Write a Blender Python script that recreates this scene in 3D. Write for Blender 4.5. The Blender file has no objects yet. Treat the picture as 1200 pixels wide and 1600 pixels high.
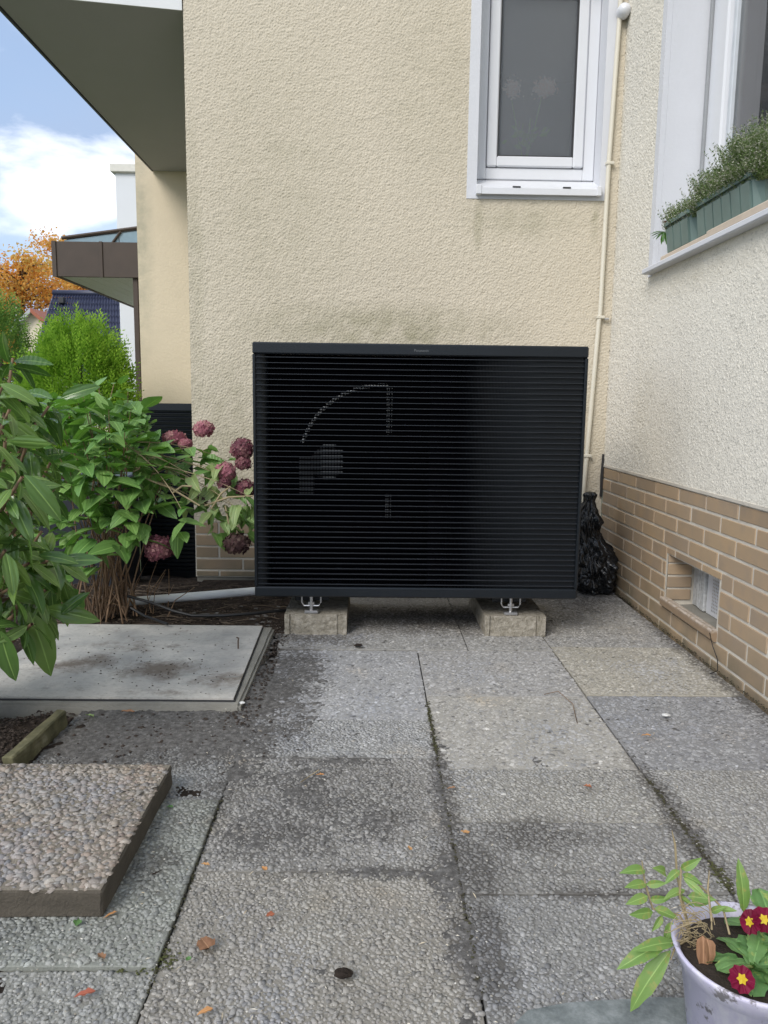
import bpy, bmesh, math, random
import numpy as np
from mathutils import Vector, Matrix, Quaternion, noise as mnoise
random.seed(7); rng = np.random.default_rng(7)
scene = bpy.context.scene
COL = scene.collection
R = math.radians

# ------------------------------------------------------------------ camera
CAM_H = 0.92
MC = Matrix(((0.99979, 0.01066, 0.01728), (-0.01563, -0.13937, 0.99012), (0.01296, -0.99018, -0.13917)))
cam_d = bpy.data.cameras.new('camera'); cam = bpy.data.objects.new('camera', cam_d); COL.objects.link(cam)
cam_d.sensor_fit = 'VERTICAL'; cam_d.sensor_height = 24.0; cam_d.lens = 24.0 * 1202.0 / 1600.0
cam_d.clip_start = 0.02; cam_d.clip_end = 500
mr = Matrix((MC.col[0], -MC.col[1], -MC.col[2])).transposed().to_4x4()
cam.matrix_world = Matrix.Translation((0, 0, CAM_H)) @ mr
scene.camera = cam

def P(px, py, Y):
    """a point at depth Y metres, measured on the photograph"""
    d = MC @ Vector(((px - 600) / 1202.0, (py - 800) / 1202.0, 1.0))
    return Vector((0, 0, CAM_H)) + d * (Y / d.y)

# ------------------------------------------------------------------ world, sun, exposure
SUN_EL, SUN_AZ = R(38), R(215)      # azimuth clockwise from +Y
world = bpy.data.worlds.new('World'); scene.world = world; world.use_nodes = True
wn, wl = world.node_tree.nodes, world.node_tree.links
wn.clear()
def wnode(t, **k):
    n = wn.new(t)
    for a, b in k.items(): setattr(n, a, b)
    return n
w_out = wnode('ShaderNodeOutputWorld'); w_bg = wnode('ShaderNodeBackground')
w_bg.inputs['Strength'].default_value = 0.095
w_sky = wnode('ShaderNodeTexSky'); w_sky.sky_type = 'NISHITA'; w_sky.sun_disc = False
w_sky.sun_elevation = SUN_EL; w_sky.sun_rotation = SUN_AZ
w_sky.air_density = 1.0; w_sky.dust_density = 0.6
w_tc = wnode('ShaderNodeTexCoord'); w_sep = wnode('ShaderNodeSeparateXYZ')
wl.new(w_tc.outputs['Generated'], w_sep.inputs[0])
w_z = wnode('ShaderNodeMath', operation='MAXIMUM'); wl.new(w_sep.outputs['Z'], w_z.inputs[0]); w_z.inputs[1].default_value = 0.0
w_z2 = wnode('ShaderNodeMath', operation='ADD'); wl.new(w_z.outputs[0], w_z2.inputs[0]); w_z2.inputs[1].default_value = 0.32
w_div = wnode('ShaderNodeVectorMath', operation='DIVIDE'); wl.new(w_tc.outputs['Generated'], w_div.inputs[0])
w_cmb = wnode('ShaderNodeCombineXYZ')
for i in range(3): wl.new(w_z2.outputs[0], w_cmb.inputs[i])
wl.new(w_cmb.outputs[0], w_div.inputs[1])
w_off = wnode('ShaderNodeVectorMath', operation='ADD'); wl.new(w_div.outputs[0], w_off.inputs[0]); w_off.inputs[1].default_value = (9.9, 0.0, 0.0)
w_n1 = wnode('ShaderNodeTexNoise'); w_n1.inputs['Scale'].default_value = 1.9; w_n1.inputs['Detail'].default_value = 9; w_n1.inputs['Roughness'].default_value = 0.55; w_n1.inputs['Distortion'].default_value = 0.25
wl.new(w_off.outputs[0], w_n1.inputs['Vector'])
w_r1 = wnode('ShaderNodeValToRGB'); w_r1.color_ramp.elements[0].position = 0.44; w_r1.color_ramp.elements[1].position = 0.575
wl.new(w_n1.outputs['Fac'], w_r1.inputs[0])
w_n2 = wnode('ShaderNodeTexNoise'); w_n2.inputs['Scale'].default_value = 2.3; w_n2.inputs['Detail'].default_value = 6
w_off2 = wnode('ShaderNodeVectorMath', operation='ADD'); wl.new(w_div.outputs[0], w_off2.inputs[0]); w_off2.inputs[1].default_value = (13.9, 5.3, 1.0)
wl.new(w_off2.outputs[0], w_n2.inputs['Vector'])
w_r2 = wnode('ShaderNodeValToRGB')
w_r2.color_ramp.elements[0].position = 0.42; w_r2.color_ramp.elements[0].color = (2.9, 3.6, 4.7, 1)
w_r2.color_ramp.elements[1].position = 0.60; w_r2.color_ramp.elements[1].color = (8.0, 8.0, 8.1, 1)
wl.new(w_n2.outputs['Fac'], w_r2.inputs[0])
w_mix = wnode('ShaderNodeMix', data_type='RGBA')
w_veil = wnode('ShaderNodeMix', data_type='RGBA'); w_veil.inputs['B'].default_value = (2.0, 2.6, 3.7, 1)
w_r3 = wnode('ShaderNodeValToRGB'); w_r3.color_ramp.elements[0].position = 0.30; w_r3.color_ramp.elements[0].color = (.50, .50, .50, 1); w_r3.color_ramp.elements[1].position = 0.62; w_r3.color_ramp.elements[1].color = (.95, .95, .95, 1)
wl.new(w_n2.outputs['Fac'], w_r3.inputs[0]); wl.new(w_r3.outputs['Color'], w_veil.inputs['Factor']); wl.new(w_sky.outputs[0], w_veil.inputs['A'])
wl.new(w_r1.outputs['Color'], w_mix.inputs['Factor']); wl.new(w_veil.outputs['Result'], w_mix.inputs['A']); wl.new(w_r2.outputs['Color'], w_mix.inputs['B'])
wl.new(w_mix.outputs['Result'], w_bg.inputs['Color']); wl.new(w_bg.outputs[0], w_out.inputs['Surface'])

sun_d = bpy.data.lights.new('sun', 'SUN'); sun_d.energy = 1.1; sun_d.angle = R(28); sun_d.color = (1.0, 0.95, 0.88)
sun = bpy.data.objects.new('sun', sun_d); COL.objects.link(sun)
sdir = Vector((math.sin(SUN_AZ) * math.cos(SUN_EL), math.cos(SUN_AZ) * math.cos(SUN_EL), math.sin(SUN_EL)))
sun.rotation_euler = (-sdir).to_track_quat('-Z', 'Y').to_euler()
sun.location = sdir * 30

vs = scene.view_settings
vs.view_transform = 'Standard'; vs.look = 'None'; vs.gamma = 1.0; vs.use_curve_mapping = False; vs.exposure = 1.27
scene.cycles.use_denoising = True
scene.cycles.max_bounces = 8

# ------------------------------------------------------------------ materials
class NT:
    """small node helper"""
    def __init__(s, name):
        s.m = bpy.data.materials.new(name); s.m.use_nodes = True
        s.n, s.l = s.m.node_tree.nodes, s.m.node_tree.links
        s.b = s.n['Principled BSDF']; s.out = s.n['Material Output']
    def new(s, t, **k):
        n = s.n.new(t)
        for a, b in k.items(): setattr(n, a, b)
        return n
    def set(s, sock, v):
        if hasattr(v, 'links') or isinstance(v, bpy.types.NodeSocket): s.l.new(v, sock)
        else: sock.default_value = v
    def pos(s): return s.new('ShaderNodeNewGeometry').outputs['Position']
    def obj(s): return s.new('ShaderNodeTexCoord').outputs['Object']
    def rnd(s): return s.new('ShaderNodeObjectInfo').outputs['Random']
    def ocol(s): return s.new('ShaderNodeObjectInfo').outputs['Color']
    def attr(s, nm): 
        a = s.new('ShaderNodeAttribute'); a.attribute_name = nm; return a.outputs['Fac']
    def vec(s, v, scale=(1, 1, 1), off=(0, 0, 0)):
        m = s.new('ShaderNodeMapping'); s.l.new(v, m.inputs['Vector']); m.inputs['Scale'].default_value = scale; m.inputs['Location'].default_value = off
        return m.outputs[0]
    def noise(s, v, scale, detail=4, rough=.5, dist=0.0):
        n = s.new('ShaderNodeTexNoise'); s.l.new(v, n.inputs['Vector'])
        n.inputs['Scale'].default_value = scale; n.inputs['Detail'].default_value = detail; n.inputs['Roughness'].default_value = rough; n.inputs['Distortion'].default_value = dist
        return n.outputs['Fac']
    def voro(s, v, scale, feature='F1', smooth=None, rand=1.0):
        n = s.new('ShaderNodeTexVoronoi'); n.feature = feature; s.l.new(v, n.inputs['Vector']); n.inputs['Scale'].default_value = scale
        n.inputs['Randomness'].default_value = rand
        return n
    def ramp(s, f, stops):
        r = s.new('ShaderNodeValToRGB'); s.set(r.inputs[0], f); e = r.color_ramp.elements
        e[0].position, e[1].position = stops[0][0], stops[-1][0]
        for p, c in stops[1:-1]: e.new(p)
        for el, (p, c) in zip(sorted(e, key=lambda q: q.position), stops):
            el.position = p; el.color = (c, c, c, 1) if isinstance(c, (int, float)) else (*c, 1)
        return r.outputs['Color']
    def mix(s, f, a, b, blend='MIX'):
        m = s.new('ShaderNodeMix', data_type='RGBA', blend_type=blend)
        s.set(m.inputs['Factor'], f)
        for nm, v in (('A', a), ('B', b)):
            s.set(m.inputs[nm], v if not isinstance(v, tuple) else (*v, 1) if len(v) == 3 else v)
        return m.outputs['Result']
    def math(s, op, a, b=0.0, clamp=False):
        m = s.new('ShaderNodeMath', operation=op, use_clamp=clamp); s.set(m.inputs[0], a); s.set(m.inputs[1], b); return m.outputs[0]
    def bump(s, h, strength=.5, dist=.01, normal=None):
        b = s.new('ShaderNodeBump'); s.set(b.inputs['Height'], h); b.inputs['Strength'].default_value = strength; b.inputs['Distance'].default_value = dist
        if normal is not None: s.l.new(normal, b.inputs['Normal'])
        return b.outputs[0]
    def blob(s, v, c, r):
        """1 at the centre of a stain, 0 at its rim"""
        a = s.new('ShaderNodeVectorMath', operation='SUBTRACT'); s.l.new(v, a.inputs[0]); a.inputs[1].default_value = c
        d = s.new('ShaderNodeVectorMath', operation='DIVIDE'); s.l.new(a.outputs[0], d.inputs[0]); d.inputs[1].default_value = r
        ln = s.new('ShaderNodeVectorMath', operation='LENGTH'); s.l.new(d.outputs[0], ln.inputs[0])
        return s.math('SUBTRACT', 1.0, ln.outputs['Value'], True)
    def done(s, color=None, rough=None, normal=None, **k):
        if color is not None: s.set(s.b.inputs['Base Color'], (*color, 1) if isinstance(color, tuple) and len(color) == 3 else color)
        if rough is not None: s.set(s.b.inputs['Roughness'], rough)
        if normal is not None: s.l.new(normal, s.b.inputs['Normal'])
        for a, b in k.items(): s.set(s.b.inputs[a.replace('_', ' ')], b)
        return s.m

def plain(name, color, rough=.6, var=.12, scale=20, bump=0.0, metallic=0.0, spec=.5, bscale=None):
    t = NT(name); v = t.obj()
    n = t.noise(v, scale, 5)
    c = t.mix(n, tuple(x * (1 - var) for x in color), tuple(min(1, x * (1 + var)) for x in color))
    nn = t.bump(t.noise(v, bscale or scale * 4, 6, .6), bump, .01) if bump else None
    return t.done(c, rough, nn, Metallic=metallic, Specular_IOR_Level=spec)

def stucco(name, ca, cb, scale, strength, dist, stains=(), stain_col=(.3, .28, .17), pit=.0):
    t = NT(name); v = t.pos()
    sv = t.vec(v, (.75, .75, 1.15))
    n1 = t.noise(sv, scale, 3, .6, .35)
    n2 = t.noise(v, scale * 2.6, 3, .6)
    warp = t.new('ShaderNodeTexNoise'); t.l.new(v, warp.inputs['Vector']); warp.inputs['Scale'].default_value = scale; warp.inputs['Detail'].default_value = 2
    ws = t.new('ShaderNodeVectorMath', operation='SCALE'); t.l.new(warp.outputs['Color'], ws.inputs[0]); ws.inputs['Scale'].default_value = 0.35 / scale
    wv = t.new('ShaderNodeVectorMath', operation='ADD'); t.l.new(v, wv.inputs[0]); t.l.new(ws.outputs[0], wv.inputs[1])
    vo = t.voro(wv.outputs[0], scale * 1.05)
    grain = t.math('SUBTRACT', 1.0, vo.outputs['Distance'], True)
    n3 = t.noise(v, scale * .22, 3, .5)
    h = t.math('ADD', t.math('MULTIPLY', grain, .45), t.math('ADD', t.math('MULTIPLY', n1, .95), t.math('ADD', t.math('MULTIPLY', n2, .28), t.math('MULTIPLY', n3, .5))))
    c = t.mix(t.noise(v, 1.3, 5), ca, cb)
    c = t.mix(t.ramp(t.noise(v, 4.5, 6, .6), ((.45, 0.0), (.75, .35))), c, tuple(x * .86 for x in ca))
    if pit: c = t.mix(t.ramp(h, ((.88, pit), (1.04, 0.0))), c, tuple(x * .40 for x in ca))  # shade in the pits between grains, put into the colour
    for cen, rad, am in stains:
        f = t.math('MULTIPLY', t.ramp(t.blob(v, cen, rad), ((0, 0), (.7, 1.0))), t.math('MULTIPLY', t.ramp(t.noise(v, 9, 6, .65), ((.32, .15), (.68, 1.0))), am))
        c = t.mix(f, c, stain_col)
    return t.done(c, .92, t.bump(h, strength, dist), Specular_IOR_Level=.25)

M = {}
M['cream'] = stucco('cream_stucco', (.63, .57, .46), (.58, .52, .415), 120, .55, .004,
                    [((.05, 4.1, 1.30), (.85, .5, .17), .95), ((-.75, 4.1, .75), (.34, .5, .55), .7), ((.95, 4.1, .7), (.3, .5, .6), .4), ((-.5, 4.1, 1.9), (.5, .5, 1.0), .3), ((.3, 4.1, 2.5), (.35, .5, .6), .25), ((.75, 4.1, 1.86), (.40, .5, .12), .5), ((.535, 4.1, 1.84), (.030, .5, .17), .8), ((1.135, 4.1, 1.86), (.028, .5, .14), .7), ((-.92, 4.1, 1.6), (.06, .5, .9), .6)], (.36, .335, .235))
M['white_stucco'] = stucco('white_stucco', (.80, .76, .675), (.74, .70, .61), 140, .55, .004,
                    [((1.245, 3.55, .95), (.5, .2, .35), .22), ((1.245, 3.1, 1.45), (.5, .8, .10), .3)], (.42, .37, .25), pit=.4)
M['far_cream'] = stucco('smooth_cream_stucco', (.74, .64, .48), (.69, .595, .44), 45, .35, .006,
                    [((-1.98, 6.8, 2.3), (.14, .6, 1.2), .7)], (.42, .40, .30))
M['white_paint'] = plain('white_painted_plaster', (.63, .64, .675), .7, .05, 6, .12, bscale=60)
M['upvc'] = plain('white_plastic_frame', (.70, .71, .74), .3, .02, 4)
M['dark_gap'] = plain('dark_gasket', (.03, .03, .032), .6)
M['soffit'] = plain('grey_concrete_soffit', (.40, .395, .41), .85, .06, 3, .1, bscale=90)
M['fascia_white'] = plain('white_fascia', (.74, .75, .75), .6, .05, 5)
M['black_metal'] = plain('black_coated_metal', (.0065, .0095, .0135), .36, .2, 8, .02, spec=.4)
M['slat_metal'] = plain('black_slat_metal', (.0045, .0068, .0098), .45, .2, 8, spec=.3)
M['cavity'] = plain('black_inner_lining', (.002, .002, .003), .95, spec=.0)
M['zinc'] = plain('zinc_plated_steel', (.55, .55, .56), .35, .15, 30, metallic=.9)
M['silver'] = plain('pale_grey_sheet', (.30, .31, .32), .45, .1, 20)
M['pipe_cream'] = plain('cream_plastic_conduit', (.66, .62, .52), .5, .06, 8)
M['pipe_white'] = plain('grey_white_drain_pipe', (.74, .77, .80), .4, .1, 10)
M['cable'] = plain('black_rubber_cable', (.012, .012, .013), .5)
M['brown_metal'] = plain('brown_sheet_metal', (.058, .040, .029), .6, .25, 7)
M['concrete'] = plain('worn_concrete', (.24, .225, .19), .92, .3, 16, .5, bscale=120)
M['old_concrete'] = plain('old_grey_concrete', (.25, .24, .21), .92, .4, 9, .5, bscale=90)
M['stem'] = plain('brown_stem', (.22, .14, .085), .8, .35, 30)
M['dry_stem'] = plain('pale_dry_stem', (.34, .27, .16), .8, .3, 30)
M['green_stem'] = plain('green_stem', (.16, .20, .06), .6, .3, 20)
M['bark'] = plain('dark_bark', (.09, .07, .055), .9, .3, 12)
M['roof_blue'] = plain('blue_black_roof_tile', (.035, .04, .075), .45, .2, 9)
M['roof_red'] = plain('red_roof_tile', (.35, .12, .07), .8, .2, 9)
M['house_white'] = plain('white_render', (.68, .70, .73), .8, .04, 2)
M['house_cream'] = plain('pale_render', (.72, .64, .48), .8, .05, 2)
M['box_green'] = plain('grey_green_plastic', (.13, .195, .18), .45, .2, 14)
M['ledge'] = plain('pinkish_stone_ledge', (.55, .46, .37), .75, .15, 12, .1)
M['potting_soil'] = plain('potting_soil', (.035, .025, .018), .95, .5, 60, .8, bscale=120)
M['curtain'] = plain('sheer_curtain', (.80, .78, .78), .9, .08, 6)
M['room'] = plain('dim_room_wall', (.45, .44, .43), .9)

def leafmat(name, ca, cb, rough=.42, trans=.25, patch=None, pscale=30, spec=.5, edge=None):
    t = NT(name); v = t.obj()
    r = t.rnd()
    c = t.mix(r, ca, cb)
    c = t.mix(t.math('MULTIPLY', t.noise(v, 26, 4), .5), c, tuple(x * .62 for x in ca))
    if patch: c = t.mix(t.ramp(t.noise(t.vec(v, off=(3, 1, 2)), pscale, 4, .6), ((.56, 0.0), (.68, .8))), c, patch)
    vein = t.ramp(t.attr('vein'), ((0.0, .55), (.09, 0.0)))
    c = t.mix(vein, c, tuple(min(1, x * 1.7 + .03) for x in cb))
    if edge: c = t.mix(t.ramp(t.attr('vein'), ((.75, 0.0), (1.0, .7))), c, edge)
    wave = t.new('ShaderNodeTexWave'); wave.inputs['Scale'].default_value = 22; wave.inputs['Distortion'].default_value = 2
    t.l.new(v, wave.inputs['Vector'])
    t.done(c, rough, t.bump(wave.outputs['Fac'], .25, .004), Specular_IOR_Level=spec)
    if trans:
        tr = t.new('ShaderNodeBsdfTranslucent'); t.l.new(t.mix(1.0, c, (1.0, 1.25, .5), 'MULTIPLY'), tr.inputs['Color'])
        ms = t.new('ShaderNodeMixShader'); ms.inputs[0].default_value = trans
        t.l.new(t.b.outputs[0], ms.inputs[1]); t.l.new(tr.outputs[0], ms.inputs[2]); t.l.new(ms.outputs[0], t.out.inputs['Surface'])
    return t.m
M['hyd_leaf'] = leafmat('hydrangea_leaf', (.14, .29, .075), (.26, .43, .12))
M['hyd_pale'] = leafmat('pale_hydrangea_leaf', (.27, .40, .15), (.38, .46, .19), .5, .3, (.40, .34, .14), 40)
M['rho_leaf'] = leafmat('rhododendron_leaf', (.08, .17, .042), (.23, .35, .09), .22, .22)
M['prim_leaf'] = leafmat('primrose_leaf', (.12, .26, .085), (.18, .34, .11), .5, .25, (.40, .46, .12), 60)
M['weed_leaf'] = leafmat('weed_leaf', (.20, .34, .09), (.29, .43, .13), .5, .3, (.35, .33, .10), 50)
M['brown_leaf'] = leafmat('dry_brown_leaf', (.26, .13, .07), (.36, .20, .11), .8, .1)
M['red_leaf'] = leafmat('red_leaf', (.38, .10, .06), (.45, .18, .09), .7, .15)
M['orange_leaf'] = leafmat('orange_leaf', (.50, .24, .09), (.58, .32, .14), .7, .15)
M['green_litter'] = leafmat('green_litter_leaf', (.10, .22, .07), (.14, .28, .09), .6, .2)

def foliage(name, cols, rough=.6, trans=.3):
    t = NT(name); f = t.attr('tint')
    n = len(cols) - 1
    c = t.ramp(f, [(i / n, k) for i, k in enumerate(cols)])
    t.done(c, rough, Specular_IOR_Level=.3)
    tr = t.new('ShaderNodeBsdfTranslucent'); t.l.new(c, tr.inputs['Color'])
    ms = t.new('ShaderNodeMixShader'); ms.inputs[0].default_value = trans
    t.l.new(t.b.outputs[0], ms.inputs[1]); t.l.new(tr.outputs[0], ms.inputs[2]); t.l.new(ms.outputs[0], t.out.inputs['Surface'])
    return t.m
M['thuja'] = foliage('golden_conifer_foliage', [(.12, .26, .025), (.27, .48, .045), (.43, .64, .08)], trans=.5)
M['conifer_dark'] = foliage('dark_conifer_foliage', [(.08, .18, .05), (.17, .31, .06), (.32, .48, .08)])
M['autumn'] = foliage('autumn_foliage', [(.56, .22, .05), (.78, .36, .06), (.78, .48, .12), (.60, .46, .12)], trans=.45)
M['heather'] = foliage('heather_foliage', [(.09, .17, .05), (.18, .27, .09), (.33, .39, .21), (.62, .62, .52)])
M['floret_pink'] = foliage('dusty_pink_florets', [(.30, .09, .13), (.46, .18, .22), (.55, .32, .29)])
M['floret_maroon'] = foliage('maroon_florets', [(.11, .035, .05), (.24, .085, .11), (.40, .21, .20)])
M['floret_brown'] = foliage('dried_dark_florets', [(.035, .018, .018), (.10, .05, .05), (.20, .14, .11)])
M['prim_petal'] = foliage('crimson_petals', [(.16, .005, .03), (.24, .008, .05)])
M['prim_eye'] = foliage('yellow_flower_eye', [(.70, .48, .02), (.75, .60, .05)])
M['rose'] = foliage('pink_rose_petals', [(.95, .58, .50), (.95, .85, .76)])
M['litter'] = foliage('soil_litter', [(.03, .022, .018), (.065, .05, .04), (.15, .115, .085)], .9, .0)
M['moss'] = foliage('joint_moss', [(.05, .06, .02), (.075, .08, .03), (.045, .038, .03)], .95, .0)

# soil stains that lie on the paving (shared by slabs and pebbles)
DIRT = [((-.12, 1.72, 0), (.42, .32, .2), .55), ((-.28, 2.62, 0), (.22, .34, .2), .9), ((.20, 1.2, 0), (.08, .20, .2), 1.0), ((.183, 1.22, 0), (.07, .13, .2), 1.0), ((.20, 1.45, 0), (.14, .2, .2), .8), ((.185, 1.7, 0), (.045, .6, .2), .9),
        ((.05, 1.62, 0), (.16, .14, .2), .6), ((-.2, 1.55, 0), (.25, .18, .2), .6), ((.36, 1.55, 0), (.26, .13, .2), .65), ((-.33, 2.40, 0), (.24, .5, .2), .95),
        ((-.62, 2.06, 0), (.60, .30, .2), 1.5), ((-.36, 1.8, 0), (.12, .5, .2), .6), ((.705, 1.62, 0), (.06, .40, .2), 1.0),
        ((1.24, 2.6, 0), (.10, 1.6, .2), .9), ((-.25, 2.95, 0), (.35, .16, .2), .7), ((.30, 3.25, 0), (.75, .35, .2), .75),
        ((.55, 1.0, 0), (.25, .16, .2), .9), ((-.42, 1.45, 0), (.12, .35, .2), .55), ((-.7, 1.22, 0), (.3, .08, .2), .6), ((1.0, 3.6, 0), (.5, .4, .2), .6),
        ((-.1, 1.9, 0), (.3, .06, .2), .55), ((.1, 1.42, 0), (.5, .04, .2), .6), ((.45, 1.35, 0), (.4, .05, .2), .5)]
def dirt_mask(t, v, lo=.30, hi=.66):
    acc = None
    for c, r, a in DIRT:
        b = t.math('MULTIPLY', t.blob(v, c, r), a * 1.3)
        acc = b if acc is None else t.math('MAXIMUM', acc, b)
    br = t.noise(v, 11, 8, .7)
    s = t.math('ADD', acc, t.math('MULTIPLY', t.math('SUBTRACT', br, .5), 1.5))
    return t.ramp(s, ((lo - .12, 0.0), (hi, 1.0)))
def pebble_material(name, cols, grime=True):
    t = NT(name); v = t.pos()
    n = len(cols) - 1
    c = t.ramp(t.attr('tint'), [(i / n, k) for i, k in enumerate(cols)])
    c = t.mix(1.0, c, t.ocol(), 'MULTIPLY')
    c = t.mix(t.math('MULTIPLY', t.noise(v, 260, 3), .3), c, (.15, .145, .135))
    # lichen and lime bloom
    c = t.mix(t.ramp(t.noise(v, 5.5, 6, .65), ((.50, 0.0), (.72, .4))), c, (.46, .45, .41))
    c = t.mix(t.ramp(t.noise(t.vec(v, off=(4, 2, 0)), 3.2, 6, .6), ((.54, 0.0), (.74, .5))), c, (.17, .165, .15))
    c = t.mix(t.ramp(t.noise(t.vec(v, off=(9, 5, 0)), 4.0, 5, .6), ((.58, 0.0), (.74, .45))), c, (.40, .32, .21))
    c = t.mix(t.ramp(t.noise(t.vec(v, off=(2, 8, 0)), 2.6, 5, .6), ((.52, 0.0), (.70, .45))), c, (.29, .31, .36))
    c = t.mix(t.ramp(t.noise(t.vec(v, off=(1, 3, 0)), 330, 2), ((.62, 0.0), (.70, .6))), c, (.62, .61, .58))
    if grime: c = t.mix(t.math('MULTIPLY', dirt_mask(t, v, .32, .82), t.ramp(t.attr('tint'), ((.2, .66), (.8, .42)))), c, (.065, .060, .058))
    return t.done(c, t.ramp(t.noise(v, 30, 3), ((.3, .55), (.7, .85))), t.bump(t.noise(v, 420, 3), .3, .002), Specular_IOR_Level=.35)
GREY = [(.19, .19, .195), (.29, .285, .28), (.37, .36, .345), (.42, .41, .39), (.33, .32, .315), (.64, .63, .61)]
M['pebble'] = pebble_material('grey_pebbles', GREY)
M['pebble_warm'] = pebble_material('mixed_warm_pebbles', [(.12, .09, .08), (.28, .22, .175), (.36, .30, .245), (.17, .16, .16), (.39, .345, .295), (.28, .20, .15), (.52, .48, .42)], False)
def slab_material(name, col, grime=True):
    t = NT(name); v = t.pos()
    c = t.mix(t.noise(v, 30, 6, .6), tuple(x * .7 for x in col), tuple(x * 1.2 for x in col))
    c = t.mix(1.0, c, t.ocol(), 'MULTIPLY')
    if grime: c = t.mix(t.math('MULTIPLY', dirt_mask(t, v), .70), c, (.055, .049, .045))
    return t.done(c, .95, t.bump(t.noise(v, 160, 5, .6), .6, .004), Specular_IOR_Level=.2)
M['mortar'] = slab_material('slab_mortar', (.31, .30, .28))
M['slab_edge'] = plain('slab_side_concrete', (.085, .072, .055), .95, .35, 22, .5, bscale=150)

def soil_material():
    t = NT('dark_soil'); v = t.pos()
    c = t.ramp(t.noise(v, 24, 7, .65), ((.3, (.018, .014, .012)), (.5, (.042, .032, .026)), (.7, (.085, .065, .05))))
    return t.done(c, .97, t.bump(t.noise(v, 70, 7, .65), .9, .02), Specular_IOR_Level=.15)
M['soil'] = soil_material()
def lid_material():
    t = NT('stained_pale_lid'); v = t.pos()
    c = t.ramp(t.noise(v, 5, 7, .6), ((.3, (.33, .325, .31)), (.48, (.45, .435, .405)), (.66, (.60, .57, .515))))
    f = None
    for cen, rad, a in [((-.98, 2.55, .06), (.20, .12, .2), 1.0), ((-.72, 2.5, .06), (.20, .14, .2), 1.0), ((-.45, 2.42, .06), (.16, .12, .2), .9), ((-.85, 2.75, .06), (.4, .1, .2), .4), ((-.6, 2.3, .06), (.3, .06, .2), .5)]:
        b = t.math('MULTIPLY', t.blob(v, cen, rad), a); f = b if f is None else t.math('MAXIMUM', f, b)
    s = t.math('ADD', f, t.math('MULTIPLY', t.math('SUBTRACT', t.noise(v, 11, 9, .76), .5), 2.6))
    c = t.mix(t.ramp(s, ((.15, 0.0), (.8, .9))), c, (.15, .12, .095))
    c = t.mix(t.ramp(t.noise(t.vec(v, (1, 6, 1)), 9, 5), ((.6, 0.0), (.75, .4))), c, (.22, .25, .25))
    c = t.mix(t.ramp(t.noise(v, 70, 5, .7), ((.52, 0.0), (.72, .5))), c, (.24, .22, .19))
    return t.done(c, .92, t.bump(t.noise(v, 60, 6, .65), .5, .004), Specular_IOR_Level=.2)
M['lid'] = lid_material()
def tile_material():
    t = NT('brown_clinker_tile'); v = t.obj(); r = t.rnd()
    c = t.ramp(r, ((0, (.30, .225, .155)), (.3, (.40, .295, .195)), (.6, (.34, .26, .185)), (.8, (.425, .31, .195)), (1, (.365, .27, .18))))
    vv = t.new('ShaderNodeVectorMath', operation='ADD'); t.l.new(v, vv.inputs[0])
    cx = t.new('ShaderNodeCombineXYZ'); t.l.new(t.math('MULTIPLY', r, 50.0), cx.inputs[0]); t.l.new(cx.outputs[0], vv.inputs[1])
    c = t.mix(t.ramp(t.noise(vv.outputs[0], 9, 4), ((.5, 0.0), (.75, .5))), c, (.46, .31, .18))
    c = t.mix(t.ramp(t.noise(vv.outputs[0], 14, 5), ((.5, 0.0), (.8, .5))), c, (.27, .22, .18))
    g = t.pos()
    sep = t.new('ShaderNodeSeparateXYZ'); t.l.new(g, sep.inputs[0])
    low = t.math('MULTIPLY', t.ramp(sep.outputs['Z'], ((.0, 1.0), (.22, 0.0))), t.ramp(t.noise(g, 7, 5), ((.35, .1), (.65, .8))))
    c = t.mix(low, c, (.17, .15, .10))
    return t.done(c, .55, t.bump(t.noise(vv.outputs[0], 120, 4), .15, .002), Specular_IOR_Level=.4)
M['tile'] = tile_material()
M['grout'] = plain('pale_grout', (.56, .52, .45), .95, .35, 14, .3, bscale=150)
def bag_material():
    t = NT('black_bin_bag_plastic'); v = t.obj()
    h = t.noise(v, 26, 5, .55, 1.5)
    return t.done((.010, .011, .013), .13, t.bump(h, .3, .012))
M['bag'] = bag_material()
def block_material():
    t = NT('rough_paver_concrete'); v = t.pos()
    c = t.ramp(t.noise(v, 40, 7, .65), ((.3, (.20, .18, .14)), (.55, (.36, .33, .275)), (.75, (.50, .46, .40))))
    return t.done(c, .95, t.bump(t.noise(v, 85, 7, .65), .8, .012), Specular_IOR_Level=.2)
M['block'] = block_material()
def plank_material():
    t = NT('mossy_wood_edging'); v = t.obj()
    c = t.ramp(t.noise(v, 14, 6, .6), ((.3, (.05, .05, .025)), (.55, (.15, .14, .075)), (.75, (.30, .28, .20))))
    return t.done(c, .9, t.bump(t.noise(v, 60, 5), .5, .006))
M['edging'] = plank_material()
def pot_material():
    t = NT('lilac_plastic_pot'); v = t.obj()
    c = t.mix(t.noise(v, 9, 4), (.50, .47, .62), (.60, .57, .70))
    c = t.mix(t.ramp(t.noise(t.vec(v, (1, 1, .5)), 17, 7, .7), ((.50, 0.0), (.62, .7))), c, (.72, .70, .76))
    c = t.mix(t.ramp(t.noise(t.vec(v, off=(5, 1, 2)), 21, 7, .7), ((.555, 0.0), (.60, .85))), c, (.13, .115, .11))
    return t.done(c, .5, t.bump(t.noise(v, 50, 4), .1, .004))
M['pot'] = pot_material()
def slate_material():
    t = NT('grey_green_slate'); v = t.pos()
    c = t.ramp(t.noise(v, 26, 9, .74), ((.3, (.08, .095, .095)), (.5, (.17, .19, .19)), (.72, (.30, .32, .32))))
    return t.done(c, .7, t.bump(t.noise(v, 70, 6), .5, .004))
M['slate'] = slate_material()
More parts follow.
